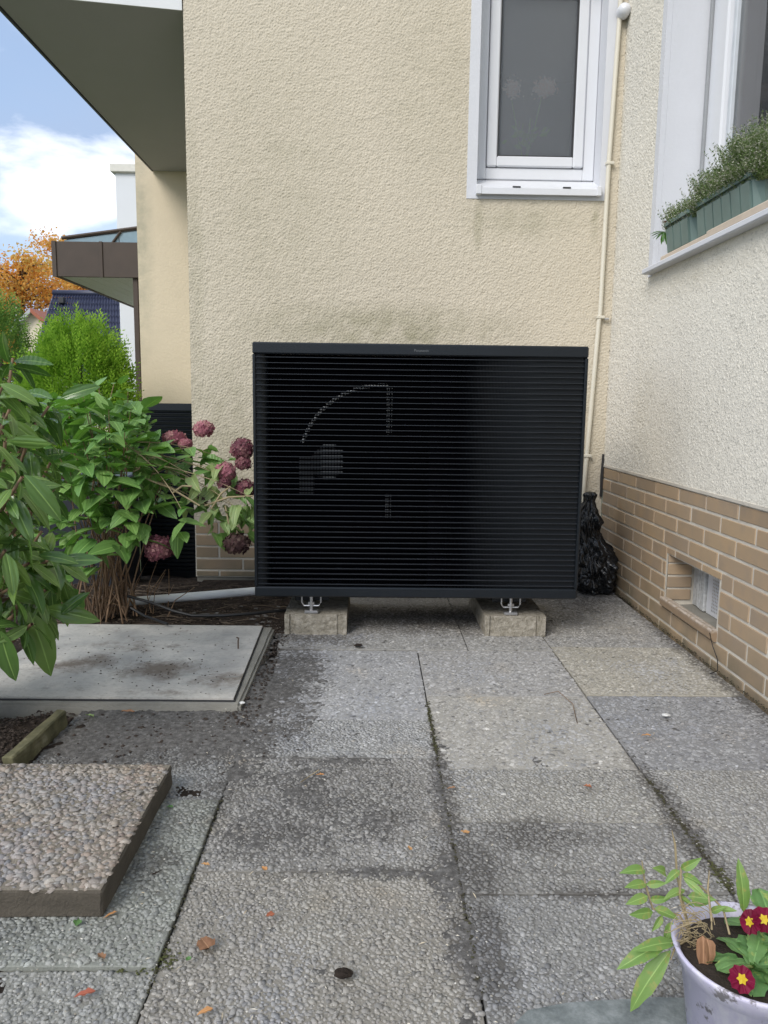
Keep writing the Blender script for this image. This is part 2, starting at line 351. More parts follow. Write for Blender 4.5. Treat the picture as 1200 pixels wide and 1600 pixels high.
def glass_material():
    t = NT('window_glass'); n, l = t.n, t.l
    gl = t.new('ShaderNodeBsdfGlossy'); gl.inputs['Roughness'].default_value = .02
    tr = t.new('ShaderNodeBsdfTransparent'); tr.inputs['Color'].default_value = (.85, .88, .88, 1)
    fr = t.new('ShaderNodeFresnel'); fr.inputs['IOR'].default_value = 1.5
    ms = t.new('ShaderNodeMixShader'); f = t.math('ADD', fr.outputs[0], .18)
    l.new(f, ms.inputs[0]); l.new(tr.outputs[0], ms.inputs[1]); l.new(gl.outputs[0], ms.inputs[2]); l.new(ms.outputs[0], t.out.inputs['Surface'])
    return t.m
M['glass'] = glass_material()
def frosted_material():
    t = NT('frosted_glass')
    rf = t.new('ShaderNodeBsdfTransparent'); rf.inputs['Color'].default_value = (.80, .84, .85, 1)
    df = t.new('ShaderNodeBsdfDiffuse'); df.inputs['Color'].default_value = (.38, .40, .43, 1)
    gl = t.new('ShaderNodeBsdfGlossy'); gl.inputs['Roughness'].default_value = .22; gl.inputs['Color'].default_value = (.8, .8, .82, 1)
    a = t.new('ShaderNodeMixShader'); a.inputs[0].default_value = .27; t.l.new(rf.outputs[0], a.inputs[1]); t.l.new(df.outputs[0], a.inputs[2])
    fr = t.new('ShaderNodeFresnel'); fr.inputs['IOR'].default_value = 1.45
    b = t.new('ShaderNodeMixShader'); t.l.new(fr.outputs[0], b.inputs[0]); t.l.new(a.outputs[0], b.inputs[1]); t.l.new(gl.outputs[0], b.inputs[2])
    t.l.new(b.outputs[0], t.out.inputs['Surface'])
    return t.m
M['frosted'] = frosted_material()

# ------------------------------------------------------------------ mesh helpers
class MB:
    def __init__(s): s.v, s.f, s.t = [], [], []
    def add(s, vs, fs, tint=None):
        b = len(s.v); s.v += [tuple(q) for q in vs]
        s.f += [tuple(i + b for i in f) for f in fs]
        if tint is not None: s.t += [tint] * len(fs)
    def box(s, x0, x1, y0, y1, z0, z1, c=0.0):
        if c <= 0:
            vs = [(x, y, z) for z in (z0, z1) for y in (y0, y1) for x in (x0, x1)]
            s.add(vs, [(0, 2, 3, 1), (4, 5, 7, 6), (0, 1, 5, 4), (2, 6, 7, 3), (0, 4, 6, 2), (1, 3, 7, 5)]); return
        lo, hi = (x0, y0, z0), (x1, y1, z1)
        bm = bmesh.new(); bmesh.ops.create_cube(bm, size=1)
        for q in bm.verts: q.co = Vector([(lo[i] + hi[i]) / 2 + q.co[i] * (hi[i] - lo[i]) for i in range(3)])
        bmesh.ops.bevel(bm, geom=bm.edges[:], offset=c, segments=1, affect='EDGES')
        s.bm(bm)
    def bm(s, bm, mat=None):
        bm.verts.index_update()
        s.add([(mat @ q.co if mat else q.co) for q in bm.verts], [[q.index for q in f.verts] for f in bm.faces]); bm.free()
    def tube(s, pts, r, n=8, cap=True, tint=None):
        pts = [Vector(p) for p in pts]; rs = r if isinstance(r, (list, tuple)) else [r] * len(pts)
        vs, fs = [], []; up = Vector((0, 0, 1))
        for i, p in enumerate(pts):
            d = (pts[min(i + 1, len(pts) - 1)] - pts[max(i - 1, 0)]).normalized()
            ref = up if abs(d.z) < .9 else Vector((1, 0, 0))
            a = d.cross(ref).normalized(); b = d.cross(a)
            for k in range(n):
                w = 2 * math.pi * k / n; vs.append(p + (a * math.cos(w) + b * math.sin(w)) * rs[i])
        for i in range(len(pts) - 1):
            for k in range(n): fs.append((i * n + k, i * n + (k + 1) % n, (i + 1) * n + (k + 1) % n, (i + 1) * n + k))
        if cap: fs += [tuple(range(n)), tuple(reversed(range(len(vs) - n, len(vs))))]
        s.add(vs, fs, tint)
    def lathe(s, prof, c, n=32, axis='z'):
        vs, fs = [], []
        for r, h in prof:
            for k in range(n):
                w = 2 * math.pi * k / n
                q = (r * math.cos(w), r * math.sin(w), h) if axis == 'z' else (r * math.cos(w), h, r * math.sin(w))
                vs.append(Vector(q) + Vector(c))
        for i in range(len(prof) - 1):
            for k in range(n): fs.append((i * n + k, i * n + (k + 1) % n, (i + 1) * n + (k + 1) % n, (i + 1) * n + k))
        s.add(vs, fs)
    def prism(s, poly, z0, z1):
        n = len(poly)
        vs = [(x, y, z0) for x, y in poly] + [(x, y, z1) for x, y in poly]
        s.add(vs, [tuple(reversed(range(n))), tuple(range(n, 2 * n))] + [(k, (k + 1) % n, n + (k + 1) % n, n + k) for k in range(n)])
    def mesh(s, name, smooth=False):
        me = bpy.data.meshes.new(name); me.from_pydata(s.v, [], s.f); me.validate(); me.update()
        if smooth: me.polygons.foreach_set('use_smooth', [True] * len(me.polygons))
        if s.t and len(s.t) == len(me.polygons):
            a = me.attributes.new('tint', 'FLOAT', 'FACE'); a.data.foreach_set('value', s.t)
        return me

def np_mesh(name, V, F, tint=None, smooth=True):
    """fast mesh from arrays of vertices and triangles"""
    me = bpy.data.meshes.new(name)
    V = np.asarray(V, np.float32); F = np.asarray(F, np.int32)
    me.vertices.add(len(V)); me.vertices.foreach_set('co', V.ravel())
    me.loops.add(F.size); me.loops.foreach_set('vertex_index', F.ravel())
    me.polygons.add(len(F)); me.polygons.foreach_set('loop_start', np.arange(0, F.size, F.shape[1], dtype=np.int32))
    me.polygons.foreach_set('use_smooth', np.full(len(F), smooth))
    me.update(calc_edges=True)
    if tint is not None:
        a = me.attributes.new('tint', 'FLOAT', 'FACE'); a.data.foreach_set('value', np.asarray(tint, np.float32))
    return me

def link(name, me, mat=None, parent=None, kind=None):
    o = bpy.data.objects.new(name, me); COL.objects.link(o)
    if mat is not None and me is not None and not me.materials: me.materials.append(M[mat] if isinstance(mat, str) else mat)
    if parent is not None:
        o.parent = parent
        if parent.type == 'EMPTY': o.matrix_parent_inverse = Matrix.Translation(-parent.location)
    if kind: o['kind'] = kind
    return o
def build(name, mb, mat, parent=None, smooth=False, kind=None):
    return link(name, mb.mesh(name, smooth), mat, parent, kind)
def tag(o, label, cat, group=None):
    o['label'] = label; o['category'] = cat
    if group: o['group'] = group
    return o
def thing(name, loc, label, cat, group=None):
    o = bpy.data.objects.new(name, None); COL.objects.link(o); o.location = loc; o.empty_display_size = .05
    return tag(o, label, cat, group)
def structure(name, mb, mat, smooth=False, kind='structure'):
    o = build(name, mb, mat, None, smooth); o['kind'] = kind; return o

# ------------------------------------------------------------------ ground
g = MB(); g.add([(-150, -40, -.12), (150, -40, -.12), (150, 220, -.12), (-150, 220, -.12)], [(0, 1, 2, 3)])
t_ = NT('distant_lawn'); structure('ground', g, t_.done(t_.mix(t_.noise(t_.pos(), 3, 5), (.05, .075, .025), (.08, .10, .04)), .95))

def soil_sheet(x0, x1, y0, y1, step, hfun):
    nx, ny = int((x1 - x0) / step) + 1, int((y1 - y0) / step) + 1
    X, Y = np.meshgrid(np.linspace(x0, x1, nx), np.linspace(y0, y1, ny))
    V = np.array([(x, y, hfun(x, y)) for x, y in zip(X.ravel(), Y.ravel())])
    i = np.arange(nx * ny).reshape(ny, nx)
    F = np.stack([i[:-1, :-1], i[:-1, 1:], i[1:, 1:], i[1:, :-1]], -1).reshape(-1, 4)
    return V, F
def soil_h(x, y):
    n = mnoise.fractal(Vector((x * 9, y * 9, 0)), 1.0, 2.0, 5) * .016 + mnoise.noise(Vector((x * 40, y * 40, 3))) * .005
    base = -.035
    if y < 2.2: base = -.012
    if y > 3.9: base -= (y - 3.9) * .12
    return base + n
V, F = soil_sheet(-2.6, -.36, 1.0, 5.2, .02, soil_h)
bed = link('garden_bed', np_mesh('garden_bed', V, F), 'soil'); bed['kind'] = 'structure'
V, F = soil_sheet(-.37, 1.24, 3.5, 4.09, .03, lambda x, y: -.012 + mnoise.noise(Vector((x * 20, y * 20, 0))) * .006)
bed2 = link('soil_strip', np_mesh('soil_strip', V, F), 'soil'); bed2['kind'] = 'structure'

# ------------------------------------------------------------------ patio of exposed aggregate slabs
RING = 6
def pebbles(rect, s, z, big=True, seed=0, fat=1.0):
    """half-sunk stones over a rectangle: returns V, F, tint"""
    rg = np.random.default_rng(seed)
    x0, x1, y0, y1 = rect
    ny = int((y1 - y0) / (s * .84)); nx = int((x1 - x0) / s)
    gx, gy = np.meshgrid(np.arange(nx), np.arange(ny))
    cx = x0 + (gx + .5 + .5 * (gy % 2) - .25) * (x1 - x0) / nx; cy = y0 + (gy + .5) * (y1 - y0) / ny
    cx = cx.ravel() + rg.uniform(-.36, .36, cx.size) * s; cy = cy.ravel() + rg.uniform(-.34, .34, cy.size) * s
    keep = (cx > x0 + s * .3) & (cx < x1 - s * .3) & (cy > y0 + s * .3) & (cy < y1 - s * .3) & (rg.random(cx.size) > .04)
    cx, cy = cx[keep], cy[keep]; n = len(cx)
    sz = s * np.clip(rg.lognormal(-.02, .27, n), .5, 1.6)
    a = sz * rg.uniform(.50, .74, n) * fat; b = sz * rg.uniform(.40, .55, n) * fat; h = sz * rg.uniform(.10, .22, n)
    th = rg.uniform(0, 2 * np.pi, n); tx, ty = rg.normal(0, .16, n), rg.normal(0, .16, n)
    zz = z + rg.normal(0, s * .05, n)
    ang = np.arange(RING) * 2 * np.pi / RING
    rows = [(1.0, -.25), (.86, .62)] if big else [(1.0, -.2)]
    vs = []
    for rr, hh in rows:
        jit = rg.uniform(.84, 1.14, (n, RING))
        u = np.cos(ang + .3 * hh)[None] * a[:, None] * rr * jit; w = np.sin(ang + .3 * hh)[None] * b[:, None] * rr * jit
        X = u * np.cos(th)[:, None] - w * np.sin(th)[:, None]; Y = u * np.sin(th)[:, None] + w * np.cos(th)[:, None]
        Z = h[:, None] * hh * rg.uniform(.85, 1.12, (n, RING)) + X * tx[:, None] + Y * ty[:, None]
        vs.append(np.stack([X + cx[:, None], Y + cy[:, None], Z + zz[:, None]], -1))
    top = np.stack([cx, cy, zz + h * (.95 if big else .8)], -1)[:, None]
    vs.append(top)
    V = np.concatenate(vs, 1); m = V.shape[1]; V = V.reshape(-1, 3)
    fs = []
    k = np.arange(RING); k2 = (k + 1) % RING
    if big:
        fs += [np.stack([k, k2, RING + k2], -1), np.stack([k, RING + k2, RING + k], -1), np.stack([RING + k, RING + k2, np.full(RING, 2 * RING)], -1)]
    else: fs += [np.stack([k, k2, np.full(RING, RING)], -1)]
    f = np.concatenate(fs); F = (f[None] + (np.arange(n) * m)[:, None, None]).reshape(-1, 3)
    tint = np.repeat(np.clip(rg.beta(1.9, 2.1, n), 0, 1), len(f))
    return V, F, tint

patio_mb = MB(); patio_mb.add([(-.9, .2, -.036), (1.244, .2, -.036), (1.244, 4.09, -.036), (-.9, 4.09, -.036)], [(0, 1, 2, 3)])
patio = structure('patio', patio_mb, 'soil')
COLS = {'B': (-.862, -.345), 'C': (-.342, .1815), 'D': (.1855, .699), 'E': (.7045, 1.222), 'F': (-.35, .375), 'G': (.379, .70)}
ROWS = {'B': [.45, 1.15, 1.69, 2.185], 'C': [.40, .92, 1.424, 1.921, 2.165, 2.813],
        'D': [.33, .84, 1.348, 1.603, 1.857, 2.362, 2.820], 'E': [.30, .84, 1.362, 1.86, 2.372, 2.87, 3.38, 3.92], 'F': [2.818, 3.32, 3.62], 'G': [2.823, 3.32, 3.62]}
TINTS = {('D', 5): (1.10, 1.10, 1.12), ('D', 4): (1.18, 1.16, 1.12), ('E', 4): (1.20, 1.16, 1.05), ('E', 3): (.82, .84, .90), ('C', 4): (1.08, 1.10, 1.16), ('C', 3): (.96, .98, 1.01),
         ('D', 6): (1.0, 1.0, 1.02), ('C', 2): (.78, .77, .76), ('D', 2): (.76, .76, .76), ('D', 3): (.92, .91, .88), ('C', 1): (.83, .80, .75), ('C', 0): (.80, .79, .76), ('D', 1): (.80, .81, .83), ('D', 0): (.8, .8, .8), ('B', 3): (.8, .8, .8), ('B', 1): (.82, .87, .83), ('B', 2): (.8, .82, .84), ('B', 0): (.82, .84, .82)}
sd = 11
for cname, (cx0, cx1) in COLS.items():
    ys = ROWS[cname]
    for i in range(len(ys) - 1):
        sd += 1
        y0, y1 = ys[i] + .0012, ys[i + 1] - .0012
        dz = random.uniform(-.003, .002) + (.006 if (cname, i) == ('B', 1) else 0)
        mb = MB(); mb.box(cx0, cx1, y0, y1, -.034, -.0045 + dz, .0015)
        sl = build('paving_slab', mb, 'mortar', patio)
        tc = TINTS.get((cname, i), (random.uniform(.88, 1.06),) * 3); sl.color = (*tc, 1)
        near = y1 < 2.2
        V, F, T = pebbles((cx0, cx1, y0, y1), (.0084 if y1 < 1.5 else .0092 if near else .0112), -.0045 + dz, near, sd)
        pb = link('pebble_surface', np_mesh('pebble_surface', V, F, T), 'pebble', sl, 'stuff'); pb.color = (*tc, 1)

# soil trodden over the slabs: a thin uneven film from which the higher stones stand out
def spill():
    st_ = .009; xs = np.arange(-.86, 1.22, st_); ys = np.arange(.92, 3.45, st_); X, Y = np.meshgrid(xs, ys)
    def field(wl_, sd_):
        ny_, nx_ = X.shape; k = np.hypot(np.fft.fftfreq(ny_, st_)[:, None], np.fft.rfftfreq(nx_, st_)[None]) + 1e-6
        q = np.fft.irfft2(np.fft.rfft2(np.random.default_rng(sd_).normal(0, 1, (ny_, nx_))) * np.exp(-((np.log(k) - math.log(1 / wl_)) / .8) ** 2) / k ** .5, (ny_, nx_)); return q / q.std()
    acc = np.zeros_like(X)
    for c, r, a in DIRT: acc = np.maximum(acc, np.clip(1 - np.hypot((X - c[0]) / r[0], (Y - c[1]) / r[1]), 0, 1) * a)
    sv = acc + field(.22, 1) * .11 + field(.06, 2) * .10 + field(.025, 3) * .14
    deep = .0062 + .0030 * np.clip((np.hypot((X + .62) / .62, (Y - 2.1) / .42) < 1) * 1.0, 0, 1)
    H = -.0095 + deep * np.clip((sv - .12) / .85, 0, 1.0) + field(.02, 4) * .0009
    V = np.stack([X, Y, H], -1).reshape(-1, 3); i = np.arange(X.size).reshape(X.shape)
    F = np.stack([i[:-1, :-1], i[:-1, 1:], i[1:, 1:], i[1:, :-1]], -1).reshape(-1, 4)
    keep = (H.ravel()[F].max(1) > -.0065); F = F[keep]; used, inv = np.unique(F, return_inverse=True)
    o = link('soil_film', np_mesh('soil_film', V[used], inv.reshape(F.shape)), 'soil_film'); o['kind'] = 'stuff'
def film_material():
    t = NT('trodden_soil'); v = t.pos()
    c = t.ramp(t.noise(v, 60, 6, .7), ((.28, (.055, .052, .050)), (.5, (.11, .105, .10)), (.72, (.22, .212, .205))))
    return t.done(c, .95, t.bump(t.noise(v, 180, 5, .65), .5, .004), Specular_IOR_Level=.2)
M['soil_film'] = film_material()
spill()

# soil, moss and grit lying in and along the joints: one loose mass
def clods(points, tints, rmin, rmax, seed):
    rg = np.random.default_rng(seed)
    n = len(points); pts = np.asarray(points)
    base = np.array([(1, 0, 0), (-1, 0, 0), (0, 1, 0), (0, -1, 0), (0, 0, 1), (0, 0, -.6)], float)
    fc = np.array([(0, 2, 4), (2, 1, 4), (1, 3, 4), (3, 0, 4), (2, 0, 5), (1, 2, 5), (3, 1, 5), (0, 3, 5)])
    r = rg.uniform(rmin, rmax, n)
    th = rg.uniform(0, 6.28, n)
    V = base[None] * r[:, None, None] * rg.uniform(.55, 1.25, (n, 6, 1)) * np.array([1, 1, .6])
    c, s_ = np.cos(th), np.sin(th)
    V = np.stack([V[..., 0] * c[:, None] - V[..., 1] * s_[:, None], V[..., 0] * s_[:, None] + V[..., 1] * c[:, None], V[..., 2]], -1) + pts[:, None]
    F = (fc[None] + (np.arange(n) * 6)[:, None, None]).reshape(-1, 3)
    return V.reshape(-1, 3), F, np.repeat(tints, 8)
pts, tn = [], []
def strip(x0, y0, x1, y1, w, n, lo, hi, z=-.004):
    for _ in range(n):
        q = random.random(); pts.append((x0 + (x1 - x0) * q + random.gauss(0, w), y0 + (y1 - y0) * q + random.gauss(0, w), z + random.uniform(-.004, .003))); tn.append(random.uniform(lo, hi))
strip(.702, 1.36, .702, 1.80, .006, 700, .75, 1); strip(.702, 1.36, .702, 1.45, .008, 220, .2, .7)
strip(.1835, 1.1, .1835, 2.0, .003, 220, .75, 1); strip(.1835, 1.95, .1835, 2.3, .0035, 260, .5, 1)
strip(-.3435, 1.1, -.3435, 1.7, .002, 140, .7, 1); strip(-.42, 1.19, -.34, 1.17, .016, 420, .2, .6)
strip(1.234, 1.2, 1.234, 3.9, .005, 1000, .75, 1)
V, F, T = clods(pts, tn, .0016, .0045, 5)
jm = link('joint_soil', np_mesh('joint_soil', V, F, T, False), 'moss'); jm['kind'] = 'stuff'
pts, tn = [], []
for _ in range(5200):                                  # clods and litter over the bed
    x, y = random.uniform(-1.7, -.37), random.uniform(2.9, 4.0)
    pts.append((x, y, soil_h(x, y) + .003)); tn.append(random.random())
for _ in range(2600):
    x, y = random.uniform(-1.3, -.87), random.uniform(1.72, 2.2)
    pts.append((x, y, soil_h(x, y) + .003)); tn.append(random.random() * .5)
for _ in range(200):
    x = random.gauss(-.62, .16); y = random.gauss(2.05, .10)
    if x > -.86: pts.append((x, y, -.001)); tn.append(random.random() * .35)
for _ in range(500):
    x, y = random.uniform(-.42, -.33), random.uniform(2.1, 3.2); pts.append((x, y, .0)); tn.append(random.random() * .4)
V, F, T = clods(pts, tn, .002, .0075, 6)
cl = link('soil_clods', np_mesh('soil_clods', V, F, T, False), 'litter'); cl['kind'] = 'stuff'
tw = MB()
for _ in range(420):                                   # bark shreds and twigs in the bed
    x, y = random.uniform(-1.5, -.40), random.uniform(2.95, 3.9)
    a = random.uniform(-.7, .7); L = random.uniform(.015, .07); z = soil_h(x, y) + .010
    d = Vector((math.cos(a), math.sin(a), random.uniform(-.1, .15))) * L
    p = Vector((x, y, z)); tw.tube([p - d, p + d * .1 + Vector((0, 0, .003)), p + d], random.uniform(.001, .0025), 4, False, random.uniform(.3, 1))
build('twig_litter', tw, 'litter', None, True, 'stuff')

# ------------------------------------------------------------------ the house: rear wall, side wall, plinths, windows
YW, XR = 4.1, 1.245
house = thing('house', (XR, YW, 0), 'cream roughcast house walls meeting in a corner above brown clinker plinths', 'house')

def wall_sheet(mb, axis, c, u0, u1, v0, v1, holes, depth):
    """a wall face with rectangular holes and their reveals; axis 'y' faces -y, axis 'x' faces -x"""
    us = sorted({u0, u1, *[h[0] for h in holes], *[h[1] for h in holes]}); vs_ = sorted({v0, v1, *[h[2] for h in holes], *[h[3] for h in holes]})
    pt = (lambda u, v, d=0: (u, c + d, v)) if axis == 'y' else (lambda u, v, d=0: (c + d, u, v))
    for i in range(len(us) - 1):
        for j in range(len(vs_) - 1):
            mu, mv = (us[i] + us[i + 1]) / 2, (vs_[j] + vs_[j + 1]) / 2
            if any(h[0] < mu < h[1] and h[2] < mv < h[3] for h in holes): continue
            mb.add([pt(us[i], vs_[j]), pt(us[i + 1], vs_[j]), pt(us[i + 1], vs_[j + 1]), pt(us[i], vs_[j + 1])], [(0, 1, 2, 3)])
TOP = 5.6
def relief(nu, nv, step, seed, wl, sharp):
    """band-limited random height field, -1..1"""
    rg = np.random.default_rng(seed); f = np.fft.rfft2(rg.normal(0, 1, (nv, nu)))
    ky = np.fft.fftfreq(nv, step)[:, None]; kx = np.fft.rfftfreq(nu, step)[None]; k = np.hypot(kx * .85, ky * 1.1)
    lk = np.log(k + 1e-6)
    def band(f_, w, sd_): 
        q = np.fft.irfft2(np.fft.rfft2(np.random.default_rng(sd_).normal(0, 1, (nv, nu))) * np.exp(-((lk - math.log(1 / f_)) / w) ** 2), (nv, nu)); return q / q.std()
    g1 = band(wl, .5, seed); g2 = band(wl * .95, .45, seed + 50); g3 = band(wl * 3.5, .6, seed + 90)
    grain = np.maximum(g1, g2)                            # overlapping grains with narrow pits between them
    grain = np.tanh((grain - grain.mean()) * sharp)
    return np.clip(grain * .75 + .30 * g3 * .6 + .28 * np.random.default_rng(seed + 7).normal(0, 1, (nv, nu)) * .6, -1.8, 1.4) / 1.3
def rough_wall(name, axis, c, u0, u1, v0, v1, holes, step, amp, seed, wl, sharp, mat, parent):
    nu, nv = int((u1 - u0) / step) + 1, int((v1 - v0) / step) + 1
    U, Vv = np.meshgrid(np.linspace(u0, u1, nu), np.linspace(v0, v1, nv)); H = relief(nu, nv, step, seed, wl, sharp) * amp
    V = np.stack([U, c - H, Vv] if axis == 'y' else [c - H, U, Vv], -1).reshape(-1, 3)
    i = np.arange(nu * nv).reshape(nv, nu); F = np.stack([i[:-1, :-1], i[:-1, 1:], i[1:, 1:], i[1:, :-1]], -1).reshape(-1, 4)
    mu = V[F][..., 0 if axis == 'y' else 1]; mv = V[F][..., 2]
    bad = np.zeros(len(F), bool)
    for a, b, c_, d in holes: bad |= (mu.max(1) > a) & (mu.min(1) < b) & (mv.max(1) > c_) & (mv.min(1) < d)
    return link(name, np_mesh(name, V, F[~bad]), mat, parent)
WIN = (.522, 1.148, 2.005, 3.10)
rear = rough_wall('rear_wall', 'y', YW, -.948, XR, .281, 3.12, [(.497, 1.172, 1.985, 9)], .0040, .0034, 3, .0150, 1.0, 'cream', house)
mb = MB(); wall_sheet(mb, 'y', YW, -.948, XR, 3.12, TOP, [], .3)
mb.add([(-.948, YW, .281), (-.948, YW, TOP), (-.948, 8.5, TOP), (-.948, 8.5, .281)], [(0, 1, 2, 3)])
mb.add([(-.948, YW, .281), (XR, YW, .281), (XR, YW + .02, .281), (-.948, YW + .02, .281)], [(0, 1, 2, 3)])
mb.add([(-.948, YW, TOP), (XR, YW, TOP), (3.5, 8.5, TOP), (-.948, 8.5, TOP)], [(0, 1, 2, 3)])
build('upper_wall', mb, 'cream', house)
SWIN = (1.2, 3.525, 1.53, 3.05)
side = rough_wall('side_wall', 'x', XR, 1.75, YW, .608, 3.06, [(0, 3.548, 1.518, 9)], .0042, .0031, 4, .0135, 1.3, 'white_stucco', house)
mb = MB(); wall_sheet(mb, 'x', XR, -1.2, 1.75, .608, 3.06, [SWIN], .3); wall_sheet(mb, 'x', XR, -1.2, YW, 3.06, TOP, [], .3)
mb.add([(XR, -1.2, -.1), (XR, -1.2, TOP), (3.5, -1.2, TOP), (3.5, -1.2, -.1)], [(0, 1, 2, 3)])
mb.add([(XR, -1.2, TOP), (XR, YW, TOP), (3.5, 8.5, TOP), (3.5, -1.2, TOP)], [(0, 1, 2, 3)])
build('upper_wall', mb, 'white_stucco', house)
mb = MB(); mb.box(XR - .004, XR + .02, -1.2, YW - .002, .602, .613); build('render_edge', mb, 'grout', house)
# grout beds behind the clinker tiles
NI = (2.665, 3.145, .130, .313)
mb = MB(); wall_sheet(mb, 'x', XR + .0035, -1.2, YW, -.05, .602, [NI], .2)
build('grout_bed', mb, 'grout', side)
mb = MB(); mb.box(-.944, XR, YW + .002, YW + .03, -.02, .279); mb.box(-.940, -.91, YW + .03, 4.8, -.02, .279)
build('grout_bed', mb, 'grout', rear)
mb = MB(); mb.box(-.940, XR, YW + .012, YW + .2, -.25, -.0205); build('foundation', mb, 'old_concrete', rear)

tile_cache = {}
def tile(parent, axis, u0, u1, z0, z1, c, depth=.008):
    w, h = round(u1 - u0, 3), round(z1 - z0, 3)
    if w < .012 or h < .01: return
    key = (axis, w, h, depth)
    if key not in tile_cache:
        b = MB()
        if axis == 'x': b.box(0, depth, -w / 2, w / 2, -h / 2, h / 2, .0018)
        else: b.box(-w / 2, w / 2, 0, depth, -h / 2, h / 2, .0018)
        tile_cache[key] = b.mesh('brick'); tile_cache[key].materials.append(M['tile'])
    o = bpy.data.objects.new('brick', tile_cache[key]); COL.objects.link(o); o.parent = parent
    u, z = (u0 + u1) / 2, (z0 + z1) / 2; j = random.uniform(-.0012, .0012)
    o.location = (c + j, u, z) if axis == 'x' else (u, c + j, z)
J = .0054
rows_z = [.606 - .065 * k for k in range(11)]
for k in range(10):
    zt, zb = rows_z[k] - J - (.004 if k == 0 else 0), rows_z[k + 1] + J
    js = [YW] + ([3.96] if k in (1, 3) else []) + [3.835 - .255 * q - (.1275 if k % 2 else 0) + (0) for q in range(-1 if k % 2 == 0 else -1, 12)]
    js = sorted({round(q, 4) for q in js if 1.30 < q <= YW}, reverse=True)
    for a, b in zip(js[:-1], js[1:]):
        segs = [(b + J, a - J)]
        if zb < NI[3] and zt > NI[2] + .002 or (zb < NI[2] and zt > .09):   # cut round the niche and its sill
            lim = (NI[0] - .012, NI[1] + .012); out = []
            for s0, s1 in segs:
                if s1 <= lim[0] or s0 >= lim[1]: out.append((s0, s1)); continue
                if s0 < lim[0]: out.append((s0, lim[0] - J))
                if s1 > lim[1]: out.append((lim[1] + J, s1))
            if zt > NI[3] + .012:                       # lintel course above the niche
                out += [(max(s0, lim[0]), min(s1, lim[1])) for s0, s1 in segs if s1 > lim[0] and s0 < lim[1]]
                for s0, s1 in out:
                    inside = s0 >= lim[0] - .001 and s1 <= lim[1] + .001
                    tile(side, 'x', s0, s1, max(zb, NI[3] + .003) if inside else zb, zt, XR)
                continue
            segs = out
        for s0, s1 in segs: tile(side, 'x', s0, s1, zb, zt, XR)
# niche: tiled reveal, sloping sill, weathered frame and perforated plate
mb = MB(); D = .15
mb.add([(XR + .006, NI[1], NI[2] - .05), (XR + D, NI[1], NI[2] - .05), (XR + D, NI[1], NI[3]), (XR + .006, NI[1], NI[3])], [(0, 1, 2, 3)])
mb.add([(XR + .006, NI[0], NI[2] - .05), (XR + D, NI[0], NI[2] - .05), (XR + D, NI[0], NI[3]), (XR + .006, NI[0], NI[3])], [(3, 2, 1, 0)])
mb.add([(XR + .006, NI[0], NI[3]), (XR + D, NI[0], NI[3]), (XR + D, NI[1], NI[3]), (XR + .006, NI[1], NI[3])], [(0, 1, 2, 3)])
mb.add([(XR + D, NI[0], NI[2] - .05), (XR + D, NI[1], NI[2] - .05), (XR + D, NI[1], NI[3]), (XR + D, NI[0], NI[3])], [(0, 1, 2, 3)])
niche = build('vent_niche', mb, 'grout', house)
for k in range(4):
    zt = min(rows_z[4] + .012 - k * .0585 - J, NI[3] - .001); zb = max(rows_z[4] + .012 - (k + 1) * .0585 + J, NI[2] + .001)
    if k == 0: zt, zb = NI[3] - .002, .279
    else: zt, zb = .271 - (k - 1) * .054, .271 - (k - 1) * .054 - .044
    if zb < .102: zb = .102
    if zt - zb > .012:
        b = MB(); b.box(XR + .004, XR + .105, NI[1] - .007, NI[1] + .002, zb, zt, .0015); build('brick', b, 'tile', niche)
mb = MB(); s0, s1 = NI[0] - .010, NI[1] + .006
prof = [(XR + .020, .116), (XR + .016, .127), (XR - .014, .131), (XR - .019, .126), (XR - .019, .098), (XR - .006, .0875), (XR + .020, .0875)]
n = len(prof)
mb.add([(x, s0, z) for x, z in prof] + [(x, s1, z) for x, z in prof], [tuple(range(n)), tuple(reversed(range(n, 2 * n)))] + [(k, n + k, n + (k + 1) % n, (k + 1) % n) for k in range(n)])
def sill_mat():
    t = NT('worn_tile_sill'); v = t.pos(); g = t.new('ShaderNodeNewGeometry'); sp = t.new('ShaderNodeSeparateXYZ'); t.l.new(v, sp.inputs[0])
    top = t.math('MULTIPLY', t.ramp(sp.outputs['Z'], ((.118, 0.0), (.128, 1.0))), t.ramp(t.noise(v, 60, 6, .65), ((.36, .1), (.6, .9))))
    c = t.mix(t.noise(v, 24, 5), (.24, .17, .11), (.31, .22, .14)); c = t.mix(top, c, (.52, .46, .40))
    return t.done(c, .8, t.bump(t.noise(v, 90, 5), .4, .004))
build('sill', mb, sill_mat(), niche)
mb = MB(); mb.add([(XR + .0205, NI[0], .095), (XR + D, NI[0], .100), (XR + D, NI[1], .100), (XR + .0205, NI[1], .095)], [(0, 1, 2, 3)]); build('floor', mb, 'old_concrete', niche)
mb = MB()
for y0, y1, d0 in ((3.085, 3.135, .112), (3.055, 3.078, .108), (3.01, 3.048, .104)): mb.box(XR + d0, XR + d0 + .03, y0, y1, .102, .308, .004)
build('frame', mb, plain('peeling_white_paint', (.55, .56, .56), .7, .5, 60, .6), niche)
mb = MB(); py0, py1, pz0, pz1, pit = 2.672, 3.004, .102, .308, .0135
ny, nz = int((py1 - py0) / pit), int((pz1 - pz0) / pit); dy, dz = (py1 - py0) / ny, (pz1 - pz0) / nz
xp = XR + .115
